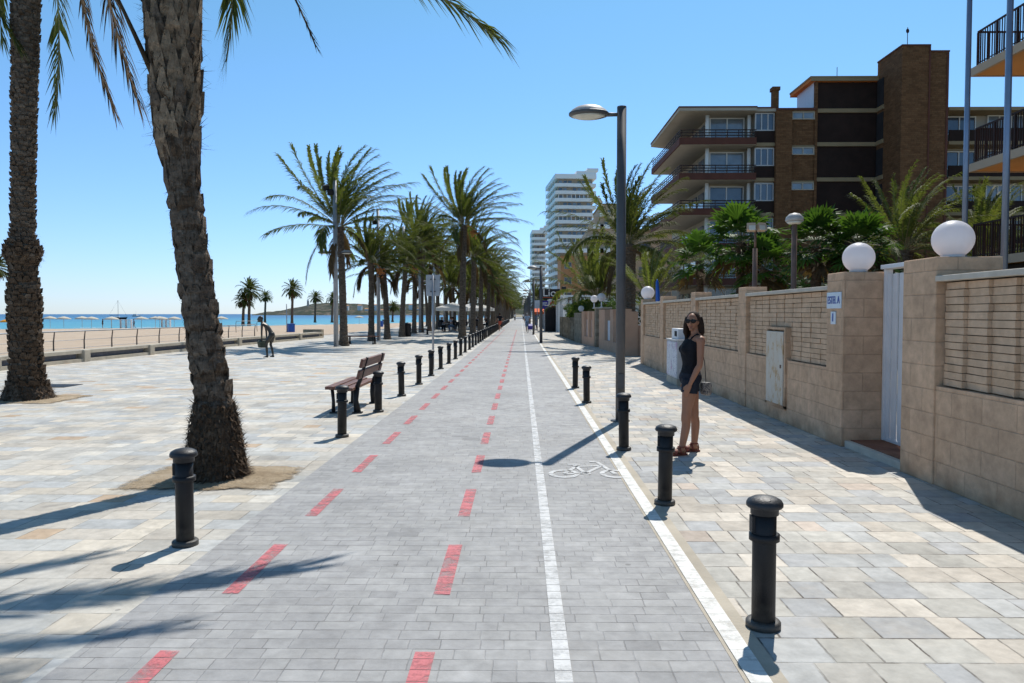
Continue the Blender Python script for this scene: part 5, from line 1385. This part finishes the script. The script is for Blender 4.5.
for (hp, kn, an, toe) in J['legs']:
    an, toe = V(an), V(toe); f = (toe-an); f.z = 0; f.normalize(); s = f.cross(V((0, 0, 1))); c = V((an.x, an.y, 0))
    mb = MB()
    prof = [(-.065, .03), (-.03, .036), (.06, .036), (.12, .044), (.17, .036), (.195, .018)]
    pl = [c+f*u+s*w for u, w in prof] + [c+f*u-s*w for u, w in reversed(prof)]
    mb.prism([(p.x, p.y) for p in pl], .002, .022)
    mb.tube([c+f*.09+s*.05+V((0, 0, .015)), c+f*.085+s*.03+V((0, 0, .062)), c+f*.085-s*.03+V((0, 0, .062)), c+f*.09-s*.05+V((0, 0, .015))], [(.02, .005)]*4, 8, lat=f)
    mb.tube([c+f*.02+s*.045+V((0, 0, .015)), c+f*.04+s*.03+V((0, 0, .085)), c+f*.04-s*.03+V((0, 0, .085)), c+f*.02-s*.045+V((0, 0, .015))], [(.012, .005)]*4, 8, lat=f)
    ring = [V((an.x, an.y, .1))+f*(math.cos(a)*.044)+s*(math.sin(a)*.042) for a in [i*math.pi/6 for i in range(12)]]
    mb.tube(ring, .007, 6, closed=True)
    mb.tube([c-f*.05+V((0, 0, .015)), c-f*.055+V((0, 0, .05)), V((an.x, an.y, .1))-f*.045], [(.02, .006), (.018, .006), (.01, .006)], 8, lat=s)
    mb.build('sandal', MAT['sandal'], body, world=False)
o = thing('shoulder_bag', 'small patterned shoulder bag hanging at the woman\'s hip on a dark strap', 'bag', (2.16, 8.84, .78))
mb = MB(); mb.box((0, -.08, .0), (.09, .16, .15), .25); mb.build('bag_body', MAT['snake'], o, bevel=.03, world=False)
mb = MB(); mb.box((-.012, -.165, .035), (.095, .01, .085), .25); mb.build('flap', MAT['snake'], o, bevel=.004, world=False)
mb = MB(); mb.tube([(.0, -.08, .07), (-.02, -.09, .3), (-.055, -.05, .52), (-.1, .05, .64), (-.17, .06, .625), (-.22, -.0, .5), (-.235, -.03, .3)], [(.004, .011)]*7, 6); mb.build('strap', MAT['black_cloth'], o, world=False)
# ---- bronze statue of a stooping boy with a basket
S = thing('statue', 'dark bronze statue of a youth bending over a basket', 'statue', (-9.45, 28.0, 0))
J = dict(lat=(0, 1, 0), face=(-1, -.1), pelvis=(.10, 0, .88), waist=(.03, 0, 1.04), chest=(-.08, 0, 1.18), shoulders=(-.19, 0, 1.28), neck=(-.24, 0, 1.345), head=(-.33, 0, 1.45), k=1.0,
    torso=[(.085, .12), (.10, .135), (.075, .105), (.085, .13), (.065, .155), (.045, .05)],
    legs=[((.11, -.08, .85), (-.09, -.10, .52), (-.04, -.10, .075), (-.19, -.12, .03)), ((.12, .08, .85), (.03, .10, .50), (.11, .11, .075), (-.03, .11, .03))],
    arms=[((-.20, -.175, 1.265), (-.20, -.21, .98), (-.21, -.19, .74), (-.22, -.16, .6), (-1, .1, 0)), ((-.20, .175, 1.265), (-.17, .21, .98), (-.15, .19, .75), (-.17, .16, .61), (-1, -.1, 0))], leg_r=[.075, .07, .05, .047, .046, .033])
body, tor, ls, as_, (hd, HM, fr, lf) = person(S, J, dict(skin=MAT['bronze']), .011)
mb = MB(); mb.ball(hd-fr*.02+V((0, 0, .025)), (.085, .1, .108), 18, 12, HM); link('hair', remeshed(mb, .012, 2), MAT['bronze'], body)
mb = MB(); mb.tube(tor[0][0:8], [(a+.014, b+.014) for a, b in tor[1][0:8]], 20, True, True, tor[2]); [sleeve(mb, p, 0, 9, .016, 14, cap=True) for p in ls]; link('shorts', remeshed(mb, .012, 2), MAT['bronze'], body)
mb = MB(); mb.lathe([(.10, .0), (.17, .02), (.2, .2), (.215, .22), (.215, .25), (.19, .25), (.16, .04)], 18); mb.tube([(-.2, 0, .22), (-.19, 0, .3), (0, 0, .34), (.19, 0, .3), (.2, 0, .22)], .014, 6)
for i in range(12): a = i*.52; mb.ball((.1*math.cos(a), .1*math.sin(a), .24), .05, 8, 6)
o = mb.build('basket', MAT['bronze_green'], S, loc=(-.235, 0, .385))
# ---- passers-by and café guests
def walker(label, loc, rz, kind, mats, group=None, sc=1.0):
    t = thing('person', label, 'person', loc, rz, group); t.scale = (sc, sc, sc)
    if kind == 'sit':
        J = dict(lat=(0, 1, 0), face=(1, 0), pelvis=(-.05, 0, .55), waist=(-.06, 0, .72), chest=(-.03, 0, .92), shoulders=(-.02, 0, 1.06), neck=(.0, 0, 1.12), head=(.03, 0, 1.25),
            legs=[((.0, s*.09, .53), (.40, s*.13, .5), (.36, s*.12, .085), (.5, s*.13, .03)) for s in (-1, 1)],
            arms=[((-.02, s*.18, 1.04), (.08, s*.24, .8), (.3, s*.17, .76), (.42, s*.12, .78), (0, -s, 0)) for s in (-1, 1)])
    else:
        st = {'walk': .16, 'run': .30, 'stand': .03}[kind]; lift = .22 if kind == 'run' else .03
        J = dict(lat=(0, 1, 0), face=(1, 0), pelvis=(0, 0, .94), waist=(.01, 0, 1.1), chest=(.03, 0, 1.3), shoulders=(.04, 0, 1.43), neck=(.05, 0, 1.5), head=(.07, 0, 1.63),
            legs=[((.0, -.085, .9), (st*.9, -.09, .5), (st, -.09, .075), (st+.14, -.1, .03)), ((.0, .085, .9), (-st*.1, .09, .49), (-st*1.5, .09, .075+lift), (-st*1.5+.13, .1, .03+lift*.8))],
            arms=[((.03, -.19, 1.41), (-st*.7, -.24, 1.14), (-st*.5+.05, -.23, .9), (-st*.4+.1, -.22, .75), (1, 0, 0)), ((.03, .19, 1.41), (st*.5, .24, 1.14), (st*1.1+.05, .23, .92), (st*1.2+.12, .22, .78), (1, 0, 0))])
    body, tor, ls, as_, (hd, HM, fr, lf) = person(t, J, dict(skin=MAT['skin']), .018)
    mb = MB(); mb.tube(tor[0][4:24], [(a+.014, b+.014) for a, b in tor[1][4:24]], 16, True, True, tor[2])
    for p in as_: sleeve(mb, p, 0, 13, .016, 12, cap=True)
    link('shirt', remeshed(mb, .018, 2), mats[0], body)
    mb = MB(); mb.tube(tor[0][0:8], [(a+.016, b+.016) for a, b in tor[1][0:8]], 16, True, True, tor[2])
    for p in ls: sleeve(mb, p, 0, mats[3] if len(mats) > 3 else 24, .017, 12, cap=True)
    link('trousers', remeshed(mb, .018, 2), mats[1], body)
    mb = MB(); mb.ball(hd-fr*.018+V((0, 0, .025)), (.085, .1, .108), 14, 10, HM); link('hair', remeshed(mb, .016, 1), mats[2], body)
    return t
q = G(527.2, 332.3); walker('person in a pale blue shirt and dark shorts on the bike path', (q.x, q.y, 0), rad(95), 'walk', (MAT['pale_blue'], MAT['denim'], MAT['grey_hair'], 12))
q = G(500, 331.2); walker('person in orange-red shorts running between the bollards', (q.x, q.y, 0), rad(120), 'run', (MAT['black_cloth'], MAT['red_cloth'], MAT['hair'], 8))
q = G(536.7, 330); walker('person in denim standing by the shop front under the orange awning', (q.x, q.y, 0), rad(200), 'stand', (MAT['denim'], MAT['denim'], MAT['hair'], 14))
q = G(516.3, 320.6); a = walker('tiny far walker in white at the end of the path', (q.x-.3, 180, 0), rad(90), 'walk', (MAT['white_cloth'], MAT['black_cloth'], MAT['hair']))
dup(a, None, (.6, 195, 0), label='tiny far walker at the end of the path, right of the one in white')
# a wheeled shopping trolley beside the man
t = thing('pushchair', 'dark blue pushchair beside the person in the pale blue shirt', 'pushchair', (.82, 65.0, 0), rad(90))
m = MB(); m.box((0, 0, .55), (.5, .42, .35), Matrix.Rotation(-.4, 3, 'Y')); m.build('seat', MAT['navy'], t, bevel=.05, world=False)
m = MB(); m.tube([(-.3, -.2, .15), (.25, -.2, .95), (.4, -.2, 1.02)], .015, 6); m.tube([(-.3, .2, .15), (.25, .2, .95), (.4, .2, 1.02)], .015, 6); m.tube([(.4, -.2, 1.02), (.4, .2, 1.02)], .02, 6); m.tube([(.25, -.2, .15), (-.15, -.2, .7)], .015, 6); m.tube([(.25, .2, .15), (-.15, .2, .7)], .015, 6); m.build('frame', MAT['black_metal'], t, world=False)
for x in (-.3, .25):
    for y in (-.22, .22):
        m = MB(); m.tube([(x, y-.02, .13), (x, y+.02, .13)], .13, 14); m.build('wheel', MAT['black_metal'], t, world=False)
# ---- café under white parasols
def parasol(label, x, y, H, w):
    t = thing('cafe_parasol', label, 'parasol', (x, y, 0), 0, 'white café parasols'); h = w/2
    m = MB(); m.tube([(0, 0, 0), (0, 0, H)], .03, 8); m.box((0, 0, .04), (.6, .6, .08)); m.build('pole', MAT['steel'], t, world=False)
    m = MB(); c = [(-h, -h), (h, -h), (h, h), (-h, h)]
    vs = [(0, 0, H)] + [(a, b, H-.5) for a, b in c] + [(a, b, H-.8) for a, b in c]
    m.add(vs, [(0, 1+i, 1+(i+1) % 4) for i in range(4)] + [(1+i, 5+i, 5+(i+1) % 4, 1+(i+1) % 4) for i in range(4)]); m.build('canopy', MAT['canvas'], t, world=False)
parasol('white square café parasol, leftmost beneath the palms', -6.45, 71, 2.75, 2.9); parasol('white square café parasol, partly hidden by the bollard-row palm trunks', -3.3-2.0, 78, 2.75, 3.0); parasol('white café parasol farther back between trunks', -4.6, 86, 2.8, 3.0)
def chair_at(x, y, rz, first=[None]):
    if first[0]:
        return dup(first[0], None, (x, y, 0), rz)
    t = thing('cafe_chair', 'dark café chair under the white parasols', 'chair', (x, y, 0), rz, 'dark café chairs'); first[0] = t
    m = MB(); m.box((0, 0, .45), (.42, .42, .04)); m.build('seat', MAT['black_metal'], t, world=False)
    m = MB(); m.box((-.2, 0, .72), (.03, .42, .4), Matrix.Rotation(-.12, 3, 'Y')); m.build('backrest', MAT['black_metal'], t, world=False)
    for a in (-.18, .18):
        for b in (-.18, .18): m = MB(); m.tube([(a, b, 0), (a, b, .45)], .015, 6); m.build('leg', MAT['steel'], t, world=False)
    return t
ft = None; guests = [(MAT['black_cloth'], MAT['denim'], MAT['hair']), (MAT['pale_blue'], MAT['black_cloth'], MAT['hair']), (MAT['black_cloth'], MAT['black_cloth'], MAT['grey_hair'])]
gp = []
for i, (x, y) in enumerate([(-7.1, 70.4), (-6.0, 71.6), (-5.0, 76.5), (-6.6, 76.0), (-4.4, 80)]):
    if ft is None:
        ft = t = thing('cafe_table', 'small round café table under the white parasols', 'table', (x, y, 0), 0, 'café tables')
        m = MB(); m.lathe([(.38, .72), (.39, .735), (.38, .75)], 18); m.build('tabletop', MAT['steel'], t, world=False)
        m = MB(); m.tube([(0, 0, 0), (0, 0, .72)], .03, 8); m.lathe([(.25, 0), (.22, .03), (.03, .05)], 12); m.build('leg', MAT['black_metal'], t, world=False)
    else: dup(ft, None, (x, y, 0))
    for j in range(3):
        a = 2.1*j+.6*i; cx_, cy_ = x+.72*math.cos(a), y+.72*math.sin(a); chair_at(cx_, cy_, a+math.pi)
        if (i+j) % 4 == 3: continue
        k = (i*3+j) % 3
        lb = ['seated café guest in black at a table under the white parasols', 'seated café guest in pale blue at a table under the white parasols', 'grey-haired seated café guest in black under the white parasols'][k]
        if len(gp) <= k and k == len(gp): gp.append(walker(lb, (cx_, cy_, 0), a+math.pi, 'sit', guests[k], 'seated café guests'))
        elif k < len(gp): dup(gp[k], None, (cx_, cy_, 0), a+math.pi)
# ================================================================== SHOPS ON THE RIGHT
t = thing('shop', 'single-storey shop with dark open entrance past the grey stone wall', 'shop', (5, 74, 0))
m = MB(); m.bb(3.22, 3.5, 69, 69.3, 0, 3.1); m.bb(3.5, 9, 69.0, 69.3, 0, 3.2); m.bb(2.3, 9, 96, 96.3, 0, 3.2); m.build('wall', MAT['cabinet'], t)
m = MB(); m.bb(3.3, 9, 69.3, 96, 3.2, 3.4); m.build('roof', MAT['white'], t)
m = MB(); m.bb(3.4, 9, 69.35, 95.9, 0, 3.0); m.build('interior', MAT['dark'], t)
for k in range(7):
    m = MB(); m.bb(3.2, 3.39, 72.5+3.6*k, 72.9+3.6*k, 0, 3.2); m.build('pillar', MAT['white'], t)
m = MB(); m.prism([(2.2, 69.6), (3.3, 69.6), (3.3, 74.5), (2.2, 74.5)], 2.42, 2.5); m.build('awning', MAT['canvas'], t)
m = MB(); m.bb(2.3, 3.2, 70.2, 74.4, 0, 2.3); m.build('entrance_shade_block', MAT['dark'], t)  # solid dark block painting in the shade of the open entrance
t = thing('shop_sign', 'black shop sign with white and red lettering on a pole', 'sign', (2.6, 69, 0))
a = P(538.8, 289, 68.8); b = P(560, 299, 68.8)
m = MB(); m.bb(a.x, b.x, 68.75, 68.9, b.z, a.z); m.build('board', MAT['dark'], t, bevel=.02)
m = MB(); m.bb(b.x-.14, b.x-.02, 68.91, 69.0, 0, 4.6); m.build('post', MAT['white'], t)
c = (a+b)/2
lettering('Lio', .95, MAT['white_cloth'], t, (c.x+.0, 68.745, c.z+.08), (rad(90), 0, 0), .006, 1.05)
lettering('s', .95, MAT['red'], t, (c.x+.72, 68.745, c.z+.08), (rad(90), 0, 0), .006, 1.2)
m = MB(); m.bb(c.x-.6, c.x+.85, 68.735, 68.749, b.z+.12, b.z+.15); m.build('underline', MAT['orange_awning'], t)
def board(label, px0, py0, px1, py1, Y, mat, name='shop_sign', rnd=False):
    a = P(px0, py0, Y); b = P(px1, py1, Y)
    t = thing(name, label, 'sign', ((a.x+b.x)/2, Y, 0))
    m = MB()
    if rnd:
        r = (a.z-b.z)/2; n = 24; cx_, cz = (a.x+b.x)/2, (a.z+b.z)/2
        m.tube([(cx_, Y-.06, cz), (cx_, Y+.06, cz)], r, n, True, False)
    else: m.bb(a.x, b.x, Y-.06, Y+.06, b.z, a.z)
    m.build('board', mat, t)
    m = MB(); m.bb((a.x+b.x)/2-.04, (a.x+b.x)/2+.04, Y+.061, Y+.14, 0, a.z); m.build('post', MAT['steel'], t)
    return t, (a+b)/2
t, c = board('purple-blue rectangular board under the black shop sign', 540.5, 300.5, 548.3, 309, 70, MAT['navy'])
m = MB(); m.bb(c.x-.25, c.x+.25, 69.925, 69.939, c.z+.12, c.z+.2); m.bb(c.x-.25, c.x+.15, 69.925, 69.939, c.z-.05, c.z+.02); m.build('lettering', MAT['plaque'], t)
t, c = board('red round sign with a white bar under the black shop sign', 550, 301, 556.2, 307.3, 70.5, MAT['red'], rnd=True)
m = MB(); m.bb(c.x-.19, c.x+.19, 70.425, 70.439, c.z-.06, c.z+.05); m.build('bar', MAT['white'], t)
board('pale rectangular board left of the purple board', 534.3, 300.3, 540.2, 308.5, 74, MAT['white_panel'])
t = thing('awning', 'orange-red awning below the pale board', 'awning', (1.6, 78, 0))
a = P(534, 309.4, 78); b = P(540, 312, 78)
m = MB(); m.add([(a.x, 77, b.z), (b.x+.6, 77, b.z), (b.x+.6, 80, a.z+.25), (a.x, 80, a.z+.25), (a.x, 77, b.z-.22), (b.x+.6, 77, b.z-.22)], [(0, 1, 2, 3), (4, 5, 1, 0)]); m.build('cloth', MAT['orange_awning'], t)
m = MB(); m.tube([(a.x+.05, 77.05, 0), (a.x+.05, 77.05, b.z)], .03, 6); m.tube([(b.x+.5, 77.05, 0), (b.x+.5, 77.05, b.z)], .03, 6); m.build('post', MAT['steel'], t)
t = thing('wall_speaker', 'small dark box on a post right of the black shop sign', 'box', (3.9, 67, 0))
a = P(561.5, 286.5, 67); b = P(566, 291, 67)
m = MB(); m.bb(a.x, b.x, 66.9, 67.2, b.z, a.z); m.build('body', MAT['black_metal'], t, bevel=.02)
m = MB(); m.bb((a.x+b.x)/2-.05, (a.x+b.x)/2+.05, 67.0, 67.1, 0, b.z-.001); m.build('post', MAT['white'], t)
# low building with a lettered sign above the hedge
a = P(569, 298, 56); b = P(592, 306, 56)
t = thing('bar_building', 'white flat-roofed bar behind the hedge with maroon letters along its front', 'building', (a.x, 56, 0))
m = MB(); m.bb(a.x, b.x+3.5, 56.05, 62, 0, b.z+.15); m.build('wall', MAT['white'], t)
m = MB(); m.bb(a.x-.2, b.x+3.6, 55.7, 62, b.z+.15, a.z+.08); m.build('roof', MAT['white'], t)
lettering('FERNUS', .62, MAT['maroon'], t, ((a.x+b.x)/2+.1, 55.69, (a.z+b.z)/2+.12), (rad(90), 0, 0), .006, .98)
t = thing('folded_parasol', 'blue and white folded parasol behind the end of the beige wall', 'parasol', (P(658, 280, 27).x, 27, 0))
m = MB(); m.tube([(0, 0, 0), (0, 0, 1.8)], .025, 8); m.build('pole', MAT['white_metal'], t, world=False)
m = MB(); m.tube([(0, 0, 1.6), (.02, 0, 1.75), (0, 0, 2.3), (-.03, 0, 2.8), (-.03, 0, 2.9)], [.07, .1, .08, .05, .012], 10); m.build('canopy', MAT['blue'], t, world=False)
# ================================================================== BEACH THINGS
u0 = None
for i, px in enumerate((50, 63, 78, 91, 103, 117, 138, 148, 156, 165, 180, 222, 358)):
    q = P(px, 319, 133 if px < 300 else 190)
    if u0 is None:
        u0 = t = thing('beach_parasol', 'pale thatched beach parasol in the row along the shoreline', 'parasol', (q.x, 133, -.8), 0, 'thatched beach parasols')
        m = MB(); m.tube([(0, 0, 0), (0, 0, 2.0)], .03, 8); m.build('pole', MAT['thatch'], t, world=False)
        m = MB(); m.lathe([(1.2, 1.55), (1.22, 1.62), (.8, 1.84), (.25, 2.0), (.02, 2.06)], 14); m.build('canopy', MAT['thatch'], t, world=False)
    else: dup(u0, None, (q.x, q.y+R.uniform(-3, 3), -.8-R.uniform(0, .1)), rz=R.random())
q = P(7, 325, 105); t = thing('beach_parasol', 'orange cloth beach parasol at the left edge', 'parasol', (q.x, 105, -.62))
m = MB(); m.tube([(0, 0, 0), (.1, 0, 1.5)], .03, 8); m.build('pole', MAT['white_metal'], t, world=False)
m = MB(); m.lathe([(.95, 1.1), (.75, 1.3), (.4, 1.46), (.02, 1.52)], 12); m.build('canopy', MAT['yellow_orange'], t, world=False)
for px, w, l in ((126, 1.9, 'stack of white sun loungers on the sand, larger'), (166, 1.5, 'stack of white sun loungers on the sand, smaller')):
    q = P(px, 322, 138); t = thing('lounger_stack', l, 'sun loungers', (q.x, 138, -1.0), .1)
    m = MB()
    for k in range(7):
        m.box((0, 0, .2+.24*k), (w*1.1, .7, .07)); [m.box((sx*w*.5, 0, .1+.24*k), (.06, .6, .2)) for sx in (-1, 0, 1)]
    m.build('loungers', MAT['white_metal'], t, world=False)
def bather(label, px, Y, c, kind='stand'):
    q = P(px, 322, Y); walker(label, (q.x, Y, -1.0), R.uniform(0, 6), kind, (c, MAT['black_cloth'], MAT['hair'], 8))
bather('dark-clad bather standing at the water below the thatched parasols', 102.5, 140, MAT['black_cloth']); bather('bather standing on the sand by the larger lounger stack', 134, 139, MAT['denim'], 'walk')
t = thing('sailing_boat', 'dark-hulled sailing boat with bare mast at anchor', 'boat', (P(117, 316, 420).x, 420, -1.35), rad(15))
m = MB(); m.add([(-5, 0, .9), (-4, -1.3, .9), (2, -1.4, 1.0), (5.5, 0, 1.3), (2, 1.4, 1.0), (-4, 1.3, .9), (-4.4, 0, -.2), (-3.4, -.9, -.2), (2, -.9, -.2), (4.6, 0, -.2), (2, .9, -.2), (-3.4, .9, -.2)], [(0, 1, 2, 3, 4, 5), (0, 6, 7, 1), (1, 7, 8, 2), (2, 8, 9, 3), (3, 9, 10, 4), (4, 10, 11, 5), (5, 11, 6, 0)]); m.build('hull', MAT['black_metal'], t, world=False)
m = MB(); m.box((-.5, 0, 1.25), (3.6, 1.5, .6)); m.build('cabin', MAT['white'], t, bevel=.15, world=False)
m = MB(); m.tube([(.6, 0, 1), (.6, 0, 10.8)], .09, 6); m.tube([(.6, 0, 2.4), (-3.6, 0, 2.3)], .12, 6); m.tube([(.6, 0, 10.6), (5.3, 0, 1.3)], .03, 4); m.tube([(.6, 0, 10.6), (-4.8, 0, 1)], .03, 4); m.build('mast', MAT['lamp_grey'], t, world=False)
t = thing('motor_boat', 'tiny pale boat far out on the horizon', 'boat', (P(136, 315, 900).x, 900, -1.35), rad(10))
m = MB(); m.add([(-5, 0, 1), (-4, -1.6, 1), (2, -1.6, 1.2), (6, 0, 1.8), (2, 1.6, 1.2), (-4, 1.6, 1), (-4.4, 0, -.2), (4.6, 0, -.2)], [(0, 1, 2, 3, 4, 5), (0, 6, 1), (1, 6, 7, 2), (2, 7, 3), (3, 7, 4), (4, 7, 6, 5), (5, 6, 0)]); m.build('hull', MAT['white'], t, world=False)
m = MB(); m.box((-1, 0, 2.0), (4, 2, 2)); m.tube([(0, 0, 3), (0, 0, 7)], .1, 5); m.build('cabin', MAT['white'], t, bevel=.2, world=False)
# ================================================================== CAMERA, SUN, SKY
cam = bpy.data.cameras.new('camera'); co = bpy.data.objects.new('camera', cam); COL.objects.link(co)
cam.sensor_width = 36; cam.lens = F*36/1024; cam.clip_start = .1; cam.clip_end = 40000
co.location = (0, 0, CAMZ); co.rotation_euler = (math.pi/2-PITCH, 0, YAW)
SC.camera = co
SUN = V((.26, .70, 1.0)).normalized()
sl = bpy.data.lights.new('sun', 'SUN'); so = bpy.data.objects.new('sun', sl); COL.objects.link(so)
sl.energy = 4.3; sl.angle = rad(.53); sl.color = (1, .955, .88)
so.rotation_euler = SUN.to_track_quat('Z', 'Y').to_euler(); so.location = (0, 0, 30)
w = bpy.data.worlds.new('World'); SC.world = w; w.use_nodes = True
nt = w.node_tree; bg = nt.nodes['Background']
sky = nt.nodes.new('ShaderNodeTexSky'); sky.sky_type = 'NISHITA'; sky.sun_disc = False
sky.sun_elevation = math.asin(SUN.z); sky.sun_rotation = math.atan2(SUN.x, SUN.y)
sky.altitude = 0; sky.air_density = 1.0; sky.dust_density = .15; sky.ozone_density = 3.0
tc = nt.nodes.new('ShaderNodeTexCoord'); sx = nt.nodes.new('ShaderNodeSeparateXYZ'); nt.links.new(tc.outputs['Generated'], sx.inputs[0])
rp = nt.nodes.new('ShaderNodeValToRGB'); nt.links.new(sx.outputs[2], rp.inputs[0])
for p_, c_ in ((.03, (.80, .98, 1.42)), (.2, (.98, 1.29, 1.27)), (.5, (.84, 1.29, 1.18))):
    e = rp.color_ramp.elements[0] if p_ == .03 else (rp.color_ramp.elements[1] if p_ == .5 else rp.color_ramp.elements.new(p_))
    e.position = p_; e.color = (*c_, 1)
mu = nt.nodes.new('ShaderNodeMix'); mu.data_type = 'RGBA'; mu.blend_type = 'MULTIPLY'; mu.inputs[0].default_value = 1
nt.links.new(sky.outputs[0], mu.inputs[6]); nt.links.new(rp.outputs[0], mu.inputs[7])
nt.links.new(mu.outputs[2], bg.inputs[0]); bg.inputs[1].default_value = .10
vs = SC.view_settings; vs.view_transform = 'Standard'; vs.look = 'None'; vs.exposure = .25; vs.gamma = 1; vs.use_curve_mapping = False
SC.cycles.max_bounces = 6; SC.cycles.diffuse_bounces = 3; SC.cycles.glossy_bounces = 2; SC.cycles.transparent_max_bounces = 8; SC.cycles.transmission_bounces = 3
SC.cycles.use_adaptive_sampling = True; SC.cycles.adaptive_threshold = .02
SC.cycles.use_denoising = True
